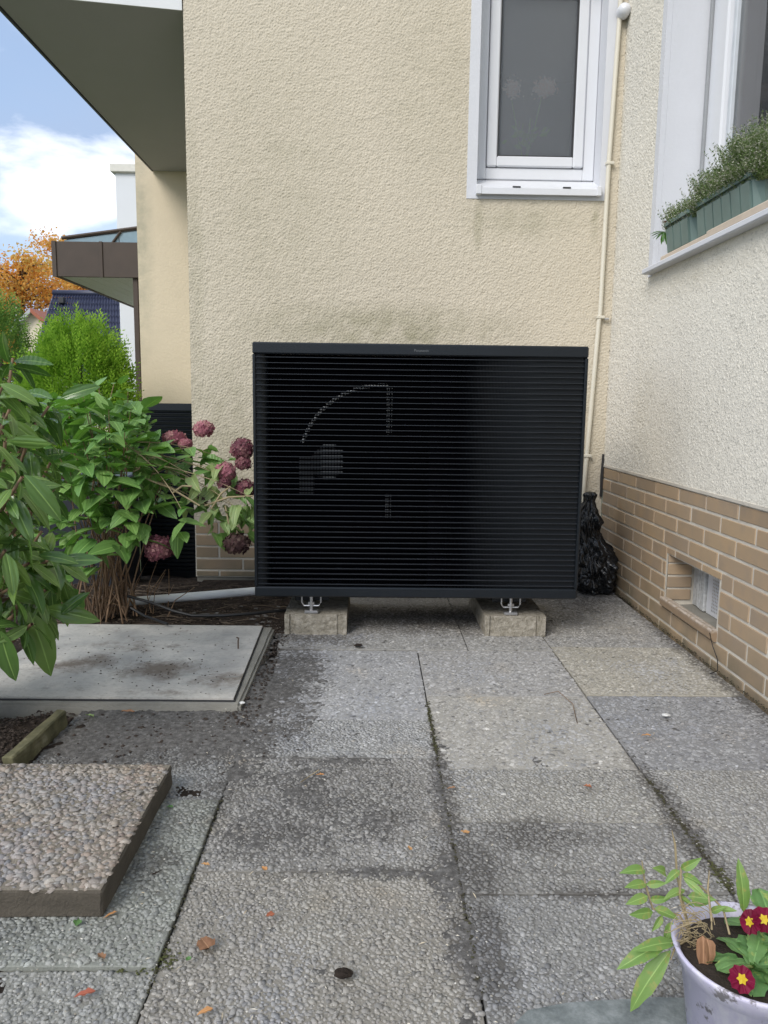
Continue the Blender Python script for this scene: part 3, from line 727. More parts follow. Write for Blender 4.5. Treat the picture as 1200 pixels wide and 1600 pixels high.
for i in range(ny):
    for j in range(nz):
        a, b, c_, d = py0 + i * dy, py0 + (i + 1) * dy, pz0 + j * dz, pz0 + (j + 1) * dz
        if i >= ny - 3 or j in (0,): mb.add([(xp, a, c_), (xp, b, c_), (xp, b, d), (xp, a, d)], [(0, 1, 2, 3)]); continue
        e, f = dy * .26, dz * .26
        q = [(a, c_), (b, c_), (b, d), (a, d), (a + e, c_ + f), (b - e, c_ + f), (b - e, d - f), (a + e, d - f)]
        mb.add([(xp, y, z) for y, z in q], [(0, 1, 5, 4), (1, 2, 6, 5), (2, 3, 7, 6), (3, 0, 4, 7)])
build('perforated_plate', mb, 'upvc', niche)
# rear wall plinth tiles, in stretcher courses
for k in range(5):
    zt = .279 - .066 * k - (.003 if k == 0 else J); zb = .279 - .066 * (k + 1) + J
    if k == 4: zb = -.016
    zb = max(zb, -.018)
    x = -.944 + (0 if k % 2 else -.1275); q = 0
    while x < XR:
        a, b = max(x, -.944), min(x + .255, XR - .004)
        if (b < -.30 or a > .86) and b - a > .03: tile(rear, 'y', a + J, b - J, zb, zt, YW - .002)
        x += .255
mb = MB(); mb.tube([(1.238, YW - .006, .44), (1.237, YW - .007, .55), (1.239, YW - .006, .67)], [.007, .009, .006], 7); build('sealant_strip', mb, 'dark_gap', house)

# -- rear window
win = build('window', (lambda b: (b.box(.470, .521, YW - .004, YW + .02, 1.962, 3.4), b.box(1.149, 1.196, YW - .004, YW + .02, 1.962, 3.4), b.box(.521, 1.149, YW - .004, YW + .02, 3.101, 3.4), b.box(.521, 1.149, YW - .004, YW + .02, 1.962, 2.004), b)[-1])(MB()), 'white_paint', house)
mb = MB()      # plaster reveals of the opening
x0, x1, z0, z1 = WIN
mb.box(x1 + .0005, x1 + .03, YW + .0205, YW + .30, z0, z1); mb.box(x0 - .03, x0 - .0005, YW + .0205, YW + .30, z0, z1); mb.box(x0 - .03, x1 + .03, YW + .0205, YW + .30, z1 + .0005, z1 + .03)
build('reveal', mb, 'white_paint', win)
mb = MB(); yf = YW + .115
def rect_frame(mb, axis, u0, u1, z0, z1, w, d0, d1, bev=.004):
    bx = (lambda a, b, c, d: mb.box(a, b, d0, d1, c, d, bev)) if axis == 'y' else (lambda a, b, c, d: mb.box(d0, d1, a, b, c, d, bev))
    bx(u0, u0 + w, z0, z1); bx(u1 - w, u1, z0, z1); bx(u0 + w + .0004, u1 - w - .0004, z1 - w, z1); bx(u0 + w + .0004, u1 - w - .0004, z0, z0 + w)
rect_frame(mb, 'y', x0 + .001, x1 - .001, z0 + .085, z1 - .001, .058, yf, yf + .07); build('frame', mb, 'upvc', win)
mb = MB(); rect_frame(mb, 'y', x0 + .062, x1 - .062, z0 + .146, z1 - .062, .052, yf - .014, yf + .05, .006); build('sash', mb, 'upvc', win)
mb = MB(); rect_frame(mb, 'y', x0 + .1145, x1 - .1145, z0 + .1985, z1 - .1145, .006, yf - .006, yf + .04, .001); build('gasket', mb, 'dark_gap', win)
mb = MB(); mb.box(x0 + .1205, x1 - .1205, yf + .012, yf + .018, z0 + .2045, z1 - .1205); build('pane', mb, 'frosted', win)
mb = MB(); prof = [(yf + .06, z0 + .084), (yf, z0 + .080), (YW - .028, z0 + .010), (YW - .034, z0 + .004), (YW - .034, z0 - .026), (YW - .022, z0 - .026), (YW - .022, z0 - .004), (yf + .06, z0 + .0)]
n = len(prof); sx0, sx1 = x0 - .004, x1 + .003
mb.add([(sx0, y, z) for y, z in prof] + [(sx1, y, z) for y, z in prof], [tuple(reversed(range(n))), tuple(range(n, 2 * n))] + [(k, (k + 1) % n, n + (k + 1) % n, n + k) for k in range(n)])
mb.box(x0 - .006, x0 + .022, YW - .038, YW - .0055, z0 - .028, z0 + .02, .003); mb.box(x1 - .02, x1 + .004, YW - .038, YW - .0055, z0 - .028, z0 + .02, .003)
build('sill', mb, 'upvc', win)
mb = MB()
for xx in (.70, .955): mb.box(xx, xx + .04, YW - .0365, YW - .025, z0 + .006, z0 + .013, .001)
build('drain_slot', mb, 'dark_gap', win)
# dim rooms behind the panes
mb = MB()
def room(mb, x0, x1, y0, y1, z0, z1, open_):
    q = [(x0, y0, z0), (x1, y0, z0), (x1, y1, z0), (x0, y1, z0), (x0, y0, z1), (x1, y0, z1), (x1, y1, z1), (x0, y1, z1)]
    fs = {'b': (0, 1, 2, 3), 't': (4, 7, 6, 5), 'n': (0, 4, 5, 1), 'e': (1, 5, 6, 2), 's': (2, 6, 7, 3), 'w': (0, 3, 7, 4)}
    mb.add(q, [f for k, f in fs.items() if k != open_])
room(mb, -.4, 2.2, YW + .20, 6.6, .9, 3.5, 'n'); build('room', mb, 'room', house)
mb = MB(); room(mb, XR + .30, 3.3, .2, YW + .05, .9, 3.5, 'w'); build('room', mb, 'room', house)

# -- side window: jamb, frame, pane
y0, y1, z0, z1 = SWIN
mb = MB(); mb.box(XR - .0035, XR + .02, y1 + .0005, y1 + .05, 1.50, 3.4); mb.box(XR + .0205, XR + .30, y1 + .0005, y1 + .05, 1.45, 3.4)
mb.box(XR - .003, XR + .30, y0, y1, z1, z1 + .06)
swin = build('window', mb, 'white_paint', house)
mb = MB(); xf = XR + .19
mb.box(xf - .012, xf - .001, y1 - .022, y1 - .001, z0 + .03, z1 - .001, .002); build('roller_guide', mb, plain('grey_guide_rail', (.30, .31, .32), .5), swin)
mb = MB(); rect_frame(mb, 'x', y0 + .001, y1 - .002, z0 + .03, z1 - .002, .115, xf, xf + .07, .006); build('frame', mb, 'upvc', swin)
mb = MB(); rect_frame(mb, 'x', y0 + .118, y1 - .119, z0 + .147, z1 - .119, .085, xf - .018, xf + .05, .008); build('sash', mb, 'upvc', swin)
mb = MB(); rect_frame(mb, 'x', y0 + .2035, y1 - .2045, z0 + .2325, z1 - .2045, .028, xf + .004, xf + .04, .004); build('glazing_bead', mb, plain('pale_grey_bead', (.55, .58, .62), .4), swin)
mb = MB(); mb.box(xf + .020, xf + .026, y0 + .2320, y1 - .2330, z0 + .261, z1 - .233); build('pane', mb, 'glass', swin)
mb = MB(); n = 90; vs_, fs_ = [], []
n = 160
for i in range(n):
    y = y0 + .16 + (y1 - y0 - .3) * i / (n - 1); w = math.sin(y * 38) * .012 + math.sin(y * 17 + 1) * .010
    zb = 1.98 + .05 * abs(math.sin(y * 9)); vs_ += [(xf + .062 + w, y, zb), (xf + .062 + w * .6, y, z1)]
for i in range(n - 1): fs_.append((2 * i, 2 * i + 2, 2 * i + 3, 2 * i + 1))
mb.add(vs_, fs_)
cur = build('lace_curtain', mb, 'curtain', None, True); tag(cur, 'pale sheer curtain with scalloped hem behind the side window pane', 'curtain')
mb = MB(); mb.box(XR - .046, XR + .19, y0 - .02, y1 + .010, 1.506, 1.529, .004); build('sill', mb, 'white_paint', swin)
led = MB()
for a, b, e in ((2.905, 3.36, 0.0), (2.32, 2.90, .004), (1.75, 2.315, .0)): led.box(XR - .030 - e, XR + .16, a, b, 1.5295, 1.553 + e * 1.5, .005)
ledge = build('stone_ledge', led, 'ledge'); tag(ledge, 'pinkish stone ledge strips laid along the white side window sill', 'ledge')

# -- vase of flowers behind the frosted pane
vase = thing('flower_vase', (.80, YW + .21, 2.06), 'blurred vase of pink flowers standing behind the frosted window', 'vase')
mb = MB(); mb.lathe([(.0, 0), (.04, 0), (.05, .06), (.035, .12), (.04, .14)], (.80, YW + .21, 2.06), 18); build('body', mb, 'silver', vase, True)
mb = MB()
for dx, dz in ((-.085, .46), (.075, .47), (.02, .36)): mb.tube([(.80, YW + .21, 2.18), (.80 + dx * .5, YW + .20, 2.06 + dz * .6), (.80 + dx, YW + .19, 2.06 + dz)], .004, 5)
for _ in range(40):
    a = random.uniform(0, 6.28); c = Vector((.80 + random.gauss(.0, .04), YW + .16, 2.32 + random.gauss(0, .03))); d = Vector((math.cos(a), 0, math.sin(a) * .6 + .2)) * .05
    mb.add([c, c + d * .5 + Vector((0, 0, .012)), c + d, c + d * .5 - Vector((0, 0, .012))], [(0, 1, 2, 3)])
build('foliage', mb, 'weed_leaf', vase)
for dx, dz, s_ in ((-.085, .49, .034), (.06, .49, .032), (.10, .50, .034)):
    b = MB()
    for _ in range(260):
        v = Vector((random.gauss(0, 1), random.gauss(0, .2), random.gauss(0, 1))) * .55; c = Vector((.80 + dx, YW + .152, 2.06 + dz)) + v * s_
        a = Vector((random.gauss(0, 1), random.gauss(0, .25), random.gauss(0, 1))).normalized(); bb = Vector((-a.z, .2, a.x)).normalized() * s_ * .16; a = a * s_ * .24
        b.add([c - a, c - bb, c + a, c + bb], [(0, 1, 2, 3)], random.random())
    build('blossom', b, 'rose', vase)

# -- cream conduit in the corner with clips and round sensor
con = thing('conduit_pipe', (1.14, YW, .3), 'thin cream conduit pipe climbing the rear wall beside the corner', 'pipe')
mb = MB(); yc = YW - .016
mb.tube([(1.13, yc, .25), (1.137, yc, .40), (1.158, yc, .9), (1.176, yc, 1.36), (1.181, yc, 1.40), (1.186, yc, 2.14), (1.203, yc, 2.83), (1.205, yc, 3.5)], .0118, 12)
build('tube', mb, 'pipe_cream', con, True)
for x, z in ((1.186, 2.14), (1.178, 1.38), (1.147, .66)):
    b = MB(); b.box(x - .015, x + .026, yc - .0145, YW - .001, z - .008, z + .008, .003); build('clip', b, 'pipe_cream', con)
b = MB(); b.tube([(1.203, yc - .002, 1.372), (1.226, yc - .004, 1.372)], .007, 8); build('screw', b, 'zinc', con)
b = MB(); b.lathe([(.0, -.045), (.020, -.042), (.031, -.025), (.033, 0), (.033, .012)], (1.216, YW - .03, 2.845), 22, 'y')
tag(build('wall_sensor', b, 'upvc', None, True), 'small round white sensor dome above the conduit near the corner', 'sensor')

# ------------------------------------------------------------------ heat pump
HX0, HX1, HY0, HY1, HZ0, HZ1 = -.453, .8225, 2.97, 3.50, .162, 1.144
hp = thing('heat_pump', ((HX0 + HX1) / 2, 3.2, HZ0), 'large black heat pump with horizontal slats standing on two concrete pavers', 'heat pump')
mb = MB(); e = .003
mb.box(HX0, HX1, HY0 + .032, HY1, HZ1 - .012, HZ1, .003)           # top plate
mb.box(HX0, HX0 + .012, HY0 + .032, HY1, HZ0, HZ1 - .0125, .002); mb.box(HX1 - .012, HX1, HY0 + .032, HY1, HZ0, HZ1 - .0125, .002)
mb.box(HX0 + .0125, HX1 - .0125, HY1 - .012, HY1, HZ0, HZ1 - .0125, .002); mb.box(HX0 + .0125, HX1 - .0125, HY0 + .032, HY1 - .0125, HZ0, HZ0 + .015)
build('casing', mb, 'black_metal', hp)
mb = MB()
mb.box(HX0 - .001, HX1 + .001, HY0 - .002, HY0 + .031, HZ1 - .042, HZ1 + .002, .005); mb.box(HX0 - .001, HX1 + .001, HY0 - .002, HY0 + .031, HZ0 - .002, HZ0 + .038, .005)
mb.box(HX0 - .001, HX0 + .010, HY0 - .002, HY0 + .031, HZ0 + .0385, HZ1 - .0425, .003); mb.box(HX1 - .011, HX1 + .001, HY0 - .002, HY0 + .031, HZ0 + .0385, HZ1 - .0425, .003)
build('front_frame', mb, 'black_metal', hp)
# inner lining: a black cavity in front of the fan, curving up to a closed panel at the right
def lining(nm, prof, mat):
    mb = MB(); vs_ = []
    for x, d in prof: vs_ += [(x, HY0 + d, HZ0 + .030), (x, HY0 + d, HZ1 - .034)]
    mb.add(vs_, [(2 * k, 2 * k + 2, 2 * k + 3, 2 * k + 1) for k in range(len(prof) - 1)]); return build(nm, mb, mat, hp, True)
lining('inlet_edge', [(HX0 + .0105, .010), (HX0 + .026, .011), (HX0 + .04, .016), (HX0 + .052, .03), (HX0 + .058, .06)], 'slat_metal')
lining('fan_cavity', [(HX0 + .058, .06), (HX0 + .064, .24), (.30, .24), (.315, .20)], 'cavity')
lining('closed_panel', [(.315, .20), (.325, .14), (.345, .095), (.375, .066), (.42, .045), (.48, .030), (.56, .020), (.66, .0135), (HX1 - .0115, .0115)], 'slat_metal')
NS = 43; pz = (HZ1 - .043 - HZ0 - .039) / NS
sm = MB(); w_ = (HX1 - .0115) - (HX0 + .0105)
sec = [(0, -.0010), (0.0, .0006), (.0007, .0011), (.0095, .0016), (.0095, -.0002), (.0010, -.0014)]
sm.add([(x, y, z) for x in (-w_ / 2, w_ / 2) for y, z in sec],
       [(0, 1, 7, 6), (1, 2, 8, 7), (2, 3, 9, 8), (3, 4, 10, 9), (4, 5, 11, 10), (5, 0, 6, 11), (5, 4, 3, 2, 1, 0), (6, 7, 8, 9, 10, 11)])
slat_me = sm.mesh('slat'); slat_me.materials.append(plain('dark_slat_coating', (.020, .023, .029), .3, .2, 8))
for k in range(NS):
    o = link('slat', slat_me, None, hp); o.location = ((HX0 + HX1) / 2 - .0005, HY0 + .0, HZ0 + .039 + pz * (k + .5))
mb = MB()
gx = HX0 + .066
while gx < .31:
    mb.box(gx, gx + .0030, HY0 + .030, HY0 + .0314, HZ0 + .03, HZ1 - .034); gx += .0115
gz = HZ0 + .034
while gz < HZ1 - .04:
    mb.box(HX0 + .062, .312, HY0 + .0318, HY0 + .0330, gz, gz + .0060); gz += pz / 2
build('guard_grille', mb, 'cavity', hp, False, 'stuff')
mb = MB(); gx = .225                                     # shade gradient built from black bars that thin out towards the closed panel
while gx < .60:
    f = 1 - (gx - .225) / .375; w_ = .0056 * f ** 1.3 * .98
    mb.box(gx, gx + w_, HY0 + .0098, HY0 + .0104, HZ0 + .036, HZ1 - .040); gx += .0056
build('shade_grading_bars', mb, 'cavity', hp, False, 'stuff')
fx, fz, fy = .05, .655, HY0 + .11
mb = MB(); n = 26; vs_, fs_ = [], []                    # glint on the fan ring built as a bright arc, upper left only
for k in range(n + 1):
    a = R(86) + R(76) * k / n
    for r, d in ((.318, .0), (.326, -.012), (.334, .0), (.330, .02)): vs_.append((fx - .01 + r * math.cos(a), fy - .05 + d, fz + .01 + r * math.sin(a)))
for k in range(n):
    for q in range(4): fs_.append((4 * k + q, 4 * (k + 1) + q, 4 * (k + 1) + (q + 1) % 4, 4 * k + (q + 1) % 4))
mb.add(vs_, fs_); fan_ring_glint = build('fan_ring_glint', mb, plain('pale_ring_glint', (.70, .72, .74), .3), hp, True)
mb = MB()
for k in range(5):
    a0 = 2 * math.pi * k / 5 + .3; vs_, fs_ = [], []
    for i in range(5):
        r = .07 + .24 * i / 4
        for j in range(4):
            a = a0 + (.75 * j / 3) + .25 * i / 4; vs_.append((fx - .03 + r * math.cos(a), fy + .02 + .035 * j / 3, fz + r * math.sin(a)))
    for i in range(4):
        for j in range(3): fs_.append((i * 4 + j, i * 4 + j + 1, (i + 1) * 4 + j + 1, (i + 1) * 4 + j))
    b = MB(); b.add(vs_, fs_); build('fan_blade', b, 'cavity', hp, True)
b = MB(); b.lathe([(0, -.015), (.05, -.012), (.075, .02), (.078, .09)], (fx - .03, fy, fz), 24, 'y'); build('fan_hub', b, 'cavity', hp, True)
b = MB(); b.lathe([(0, -.03), (.05, -.03), (.064, -.02), (.066, .04)], (-.175, fy - .04, .685), 28, 'y'); build('motor_cap', b, plain('dull_motor_casing', (.10, .105, .11), .5), hp, True)
for k in range(-3, 4):                                  # light on the motor cap put into pale bars, cut straight at right
    zz_ = .690 + pz * k + .004; hw = math.sqrt(max(0, .068 ** 2 - (pz * k) ** 2))
    b = MB(); b.box(max(-.195, -.165 - hw), min(-.165 + hw, -.112), fy - .076, fy - .0715, zz_, zz_ + .007, .001); build('cap_light_bar', b, 'silver', hp)
b = MB(); b.box(-.285, -.225, fy - .05, fy - .01, .56, .71, .004); build('motor_bracket', b, plain('dull_grey_bracket', (.10, .105, .11), .45), hp)
for z0_, z1_ in ((.80, .985), (.47, .565)):
    b = MB(); b.box(.058, .070, fy - .05, fy - .03, z0_, z1_, .002); b.box(.076, .080, fy - .05, fy - .03, z0_, z1_, .001); build('support_strut', b, plain('grey_strut', (.30, .31, .32), .4), hp)
fc = bpy.data.curves.new('lettering', 'FONT'); fc.body = 'Panasonic'; fc.size = .0145; fc.extrude = .0004; fc.align_x = 'CENTER'
lo = bpy.data.objects.new('lettering', fc); COL.objects.link(lo); lo_me = bpy.data.meshes.new_from_object(lo.evaluated_get(bpy.context.evaluated_depsgraph_get())); bpy.data.objects.remove(lo)
lo_me.name = 'lettering'; lo_me.materials.clear(); lo = link('lettering', lo_me, plain('dull_silver_lettering', (.12, .13, .14), .4), hp)
lo.location = (.186, HY0 - .0026, HZ1 - .027); lo.rotation_euler = (R(90), 0, 0)
for x in (-.235, .57):                                  # mounting feet under the casing
    b = MB(); b.box(x - .07, x + .07, HY0 + .09, HY1 - .02, .122, HZ0 - .0005, .003)
    f = build('base_rail', b, 'black_metal', hp)
    b = MB(); b.tube([(x - .038, HY0 + .05, HZ0 - .001), (x - .038, HY0 + .05, .125), (x - .030, HY0 + .05, .112), (x + .030, HY0 + .05, .112), (x + .038, HY0 + .05, .125), (x + .038, HY0 + .05, HZ0 - .001)], .0035, 8)
    b.box(x - .028, x + .028, HY0 + .036, HY0 + .066, .0815, .094, .003); b.tube([(x, HY0 + .05, .09), (x, HY0 + .05, .150)], .007, 8); b.tube([(x, HY0 + .05, .118), (x, HY0 + .05, .128)], .014, 6)
    build('mounting_foot', b, 'zinc', hp)
# concrete pavers under it
def paver(x0, x1, y0, label):
    poly = [(x0, y0), (x0 + .018, y0), (x0 + .022, y0 + .009), (x0 + .036, y0 + .009), (x0 + .042, y0 + .002), (x1 - .040, y0 + .002), (x1 - .034, y0 + .009), (x1 - .022, y0 + .009), (x1 - .018, y0), (x1, y0), (x1, y0 + .5), (x0, y0 + .5)]
    bm = bmesh.new(); vs0 = [bm.verts.new((x, y, -.004)) for x, y in poly]; f = bm.faces.new(vs0)
    ext = bmesh.ops.extrude_face_region(bm, geom=[f]); bmesh.ops.translate(bm, vec=(0, 0, .084), verts=[q for q in ext['geom'] if isinstance(q, bmesh.types.BMVert)])
    bmesh.ops.recalc_face_normals(bm, faces=bm.faces[:])
    bmesh.ops.triangulate(bm, faces=[q for q in bm.faces if len(q.verts) > 4])
    bmesh.ops.subdivide_edges(bm, edges=bm.edges[:], cuts=3, use_grid_fill=True)
    for q in bm.verts:
        c = q.co; k = mnoise.fractal(c * 38, 1, 2, 4) * .0025
        q.co = c + Vector((k * .6, k * (1.6 if c.y < y0 + .01 else .4), k * .5 if c.z > .05 else 0))
    me = bpy.data.meshes.new('concrete_paver'); bm.to_mesh(me); bm.free()
    tag(link('concrete_paver', me, 'block'), label, 'concrete paver', 'concrete pavers carrying the heat pump')
paver(-.341, -.092, 3.0, 'rough concrete paver under the left foot, next to the soil bed')
paver(.465, .711, 3.0, 'rough concrete paver under the right foot, with paving on both sides')

# drain pipe and cable on the soil
dp = MB(); dp.tube([P(200, 940, 3.40), P(300, 932, 3.46), P(395, 924, 3.56), P(440, 922, 3.62)], .0195, 16)
tag(build('drain_pipe', dp, 'pipe_white', None, True), 'pale plastic drain pipe lying on the soil left of the heat pump', 'pipe')
cb = MB(); cb.tube([P(200, 935, 3.28) + Vector((0, 0, .01)), P(238, 942, 3.22), P(272, 955, 3.15), P(300, 962, 3.13), P(350, 962, 3.14), P(400, 958, 3.18), P(450, 953, 3.25), P(520, 945, 3.35)], .0065, 8)
tag(build('cable', cb, 'cable', None, True), 'black cable snaking over the soil in front of the pale drain pipe', 'cable')
cb = MB(); cb.tube([P(205, 950, 3.2), P(225, 962, 3.10), P(262, 975, 2.98)], .0055, 8)
tag(build('cable', cb, 'cable', None, True), 'short black cable end on the soil by the pale lid', 'cable')
wr = MB(); wr.tube([(XR - .022, 2.66, .12), (XR - .016, 2.64, .075), (XR - .014, 2.60, .04), (XR - .03, 2.56, .014), (XR - .06, 2.55, .006)], .0016, 5)
tag(build('thin_wire', wr, 'cable', None, True), 'thin dark wire curling down the plinth below the vent', 'wire')

# refuse bag
def bag():
    bm = bmesh.new(); bmesh.ops.create_icosphere(bm, subdivisions=6, radius=1.0)
    prof = [(0, .10), (.04, .125), (.12, .135), (.20, .120), (.265, .075), (.30, .066), (.335, .075), (.375, .072), (.41, .055), (.45, .030), (.485, .034), (.50, .016)]
    def crease(p): d, _ = mnoise.voronoi(p); return d[1] - d[0]
    for q in bm.verts:
        c = q.co.copy(); t = (c.z + 1) / 2; z = t * .50; a = math.atan2(c.y, c.x)
        for (za, ra), (zb, rb) in zip(prof[:-1], prof[1:]):
            if za <= z <= zb: r = ra + (rb - ra) * (z - za) / (zb - za); break
        r *= min(1, math.sqrt(max(0, 1 - c.z * c.z)) * 5)
        d = Vector((math.cos(a), math.sin(a), 0)); nv = Vector((d.x * 1.5, d.y * 1.5, z * 7))
        wv = nv + Vector((mnoise.noise(nv * 2), mnoise.noise(nv * 2 + Vector((7, 0, 0))), mnoise.noise(nv * 2 + Vector((0, 9, 0))))) * .35
        r *= 1 + .24 * mnoise.fractal(nv * 1.2, 1, 2, 3) + .34 * (crease(wv * 1.5) - .3) + .20 * (crease(wv * 3.2 + Vector((3, 3, 3))) - .3)
        r *= 1 + math.sin(a * 9 + z * 11 + 2 * mnoise.noise(nv)) * .16 * max(0, (z - .22) / .28)
        lean = Vector((-.05 * z / .5, .02 * z, 0)) + Vector((.02 * math.sin(z * 14), 0, 0)) * (z > .2)
        q.co = Vector((1.13 + d.x * r * .95, 3.78 + d.y * r, .002 + z)) + lean
        q.co.x = min(q.co.x, XR - .006)
    me = bpy.data.meshes.new('refuse_bag'); bm.to_mesh(me); bm.free()
    me.polygons.foreach_set('use_smooth', [True] * len(me.polygons))
    tag(link('refuse_bag', me, 'bag'), 'crumpled black plastic refuse bag standing in the wall corner', 'bag')
bag()

# ------------------------------------------------------------------ inspection cover, raised pebble slab, edging
cov = thing('inspection_cover', (-.8, 2.5, 0), 'large pale stained inspection cover in a low concrete surround', 'cover')
mb = MB()
bm = bmesh.new(); bmesh.ops.create_cube(bm, size=1)
for q in bm.verts: q.co = Vector((-.815 + q.co.x * .872, 2.632 + q.co.y * .838, -.015 + q.co.z * .060))
for q in bm.verts:
    if q.co.z > 0: q.co.x += -.010 if q.co.x > -.8 else .010; q.co.y += .010 if q.co.y < 2.5 else -.010
bmesh.ops.bevel(bm, geom=bm.edges[:], offset=.008, segments=2, affect='EDGES'); bmesh.ops.subdivide_edges(bm, edges=bm.edges[:], cuts=6, use_grid_fill=True)
for q in bm.verts: q.co += Vector((0, 0, 1)) * mnoise.noise(q.co * 30) * .002 + Vector((mnoise.noise(q.co * 22), mnoise.noise(q.co * 25 + Vector((3, 0, 0))), 0)) * .003
mb.bm(bm); build('surround', mb, 'old_concrete', cov)
mb = MB(); mb.prism([(-1.26, 2.248), (-.4075, 2.246), (-.4290, 3.028), (-1.26, 3.031)], .0142, .0190); build('gasket', mb, 'dark_gap', cov)
mb = MB(); lid = [(-1.252, 2.254), (-.4126, 2.252), (-.4328, 3.024), (-1.252, 3.027)]
mb.prism(lid, .0191, .0250); build('lid', mb, 'lid', cov)
pts, tn = [], []
for _ in range(260):
    x, y = random.choice([(-.98, 2.62), (-.72, 2.56), (-.47, 2.5), (-.8, 2.85), (-.7, 2.4)]); x += random.gauss(0, .13); y += random.gauss(0, .09)
    if -1.2 < x < -.44 and 2.27 < y < 2.98: pts.append((x, y, .0255)); tn.append(random.random() * .8)
V, F, T = clods(pts, tn, .0012, .0045, 31)
link('dirt_crumbs', np_mesh('dirt_crumbs', V, F, T, False), 'litter', cov, 'stuff')
b = MB(); p0 = Vector((-.48, 2.73, .024)); b.tube([p0, p0 + Vector((0, 0, .03)), p0 + Vector((.002, 0, .040)), p0 + Vector((-.006, .004, .042))], .003, 7); build('lifting_pin', b, plain('rusty_pin', (.10, .07, .05), .7), cov, True)

rs = thing('loose_slab', (-.73, 1.51, 0), 'loose pebble paving slab lying raised on the patio at the left', 'paving slab')
mb = MB(); bm = bmesh.new(); bmesh.ops.create_cube(bm, size=1)
for q in bm.verts: q.co = Vector((-.729 + q.co.x * .516, 1.512 + q.co.y * .486, .0285 + q.co.z * .053))
bmesh.ops.bevel(bm, geom=bm.edges[:], offset=.004, segments=1, affect='EDGES'); bmesh.ops.subdivide_edges(bm, edges=bm.edges[:], cuts=8, use_grid_fill=True)
for q in bm.verts: q.co += Vector((mnoise.noise(q.co * 45), mnoise.noise(q.co * 41), mnoise.noise(q.co * 30) * .3)) * .0025
mb.bm(bm); build('body', mb, 'slab_edge', rs)
mb = MB(); mb.box(-.984, -.474, 1.272, 1.752, .0535, .0556); build('mortar_bed', mb, plain('brownish_mortar', (.20, .175, .14), .95, .3, 40, .5, bscale=150), rs)
V, F, T = pebbles((-.986, -.472, 1.270, 1.754), .0112, .0553, True, 97, 1.22)
link('pebble_surface', np_mesh('pebble_surface', V, F, T), 'pebble_warm', rs, 'stuff')

bm = bmesh.new(); bmesh.ops.create_cube(bm, size=1)
for q in bm.verts: q.co = Vector((q.co.x * .030, q.co.y * .30, q.co.z * .075))
bmesh.ops.bevel(bm, geom=bm.edges[:], offset=.004, segments=1, affect='EDGES'); bmesh.ops.subdivide_edges(bm, edges=bm.edges[:], cuts=6, use_grid_fill=True)
for q in bm.verts: q.co += Vector((mnoise.noise(q.co * 40), 0, mnoise.noise(q.co * 26) * .8)) * .005
mb = MB(); mb.bm(bm, Matrix.Translation((-.884, 1.965, .006)) @ Matrix.Rotation(R(-3), 4, 'Z'))
tag(build('garden_edging', mb, 'edging'), 'short mossy edging board stuck in the dark soil by the loose slab', 'edging')

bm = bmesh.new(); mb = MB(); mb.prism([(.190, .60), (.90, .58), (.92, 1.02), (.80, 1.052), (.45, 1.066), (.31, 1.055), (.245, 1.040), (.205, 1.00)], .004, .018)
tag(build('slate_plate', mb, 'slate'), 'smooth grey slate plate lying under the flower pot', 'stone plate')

# ------------------------------------------------------------------ leaves
def leaf_mesh(name, L, W, kind='ovate', fold=.25, curl=.3, serr=0.0, nl=7, wave=.0, seed=0):
    """leaf along +Y from the origin, upper side +Z; attribute 'vein' = 0 on the midrib, 1 at the rim"""
    rg = random.Random(seed); vs, fs, ve = [], [], []
    for i in range(nl + 1):
        t = i / nl
        if kind == 'ovate': w = W / 2 * (math.sin(math.pi * min(1, t ** .72)) ** .8) * (1 - .12 * t)
        elif kind == 'lance': w = W / 2 * (math.sin(math.pi * t ** .95) ** .75)
        else: w = W / 2 * (.22 + .78 * t) * (math.sqrt(max(0, 1 - max(0, (t - .62) / .38) ** 2)))
        if t in (0, 1): w = max(w, W * .02)
        y = L * t; z0 = -curl * L * t * t * .5
        for s in (-1, -.5, 0, .5, 1):
            ww = w * s * (1 + (serr * (1 if i % 2 else -1) if abs(s) == 1 else 0))
            z = z0 + fold * abs(ww) + wave * W * math.sin(t * 15 + s * 3 + seed) * abs(s)
            vs.append((ww, y + (rg.uniform(-.02, .02) * L if 0 < i < nl else 0), z)); ve.append(abs(s))
    for i in range(nl):
        for k in range(4): fs.append((i * 5 + k, i * 5 + k + 1, (i + 1) * 5 + k + 1, (i + 1) * 5 + k))
    me = bpy.data.meshes.new(name); me.from_pydata(vs, [], fs); me.update()
    me.polygons.foreach_set('use_smooth', [True] * len(me.polygons))
    a = me.attributes.new('vein', 'FLOAT', 'POINT'); a.data.foreach_set('value', ve)
    return me
def leaf_set(name, mat, n, L, W, **k):
    out = []
    for i in range(n):
        kk = dict(k); kk['fold'] = k.get('fold', .25) * random.uniform(.6, 1.5); kk['curl'] = k.get('curl', .3) * random.uniform(.3, 1.7)
        me = leaf_mesh(name, L, W, seed=i, **kk); me.materials.append(M[mat]); out.append(me)
    return out
def put_leaf(me, name, parent, pos, direc, up=Vector((0, 0, 1)), size=1.0, roll=0.0):
    y = Vector(direc).normalized(); x = y.cross(up)
    if x.length < .05: x = y.cross(Vector((1, 0, 0)))
    x.normalize(); z = x.cross(y)
    m = Matrix((x, y, z)).transposed().to_4x4()
    m = Matrix.Translation(pos) @ m @ Matrix.Rotation(roll, 4, 'Y') @ Matrix.Diagonal((size, size, size, 1))
    o = bpy.data.objects.new(name, me); COL.objects.link(o); o.parent = parent
    o.matrix_parent_inverse = Matrix.Translation(-parent.location); o.matrix_basis = m
    return o

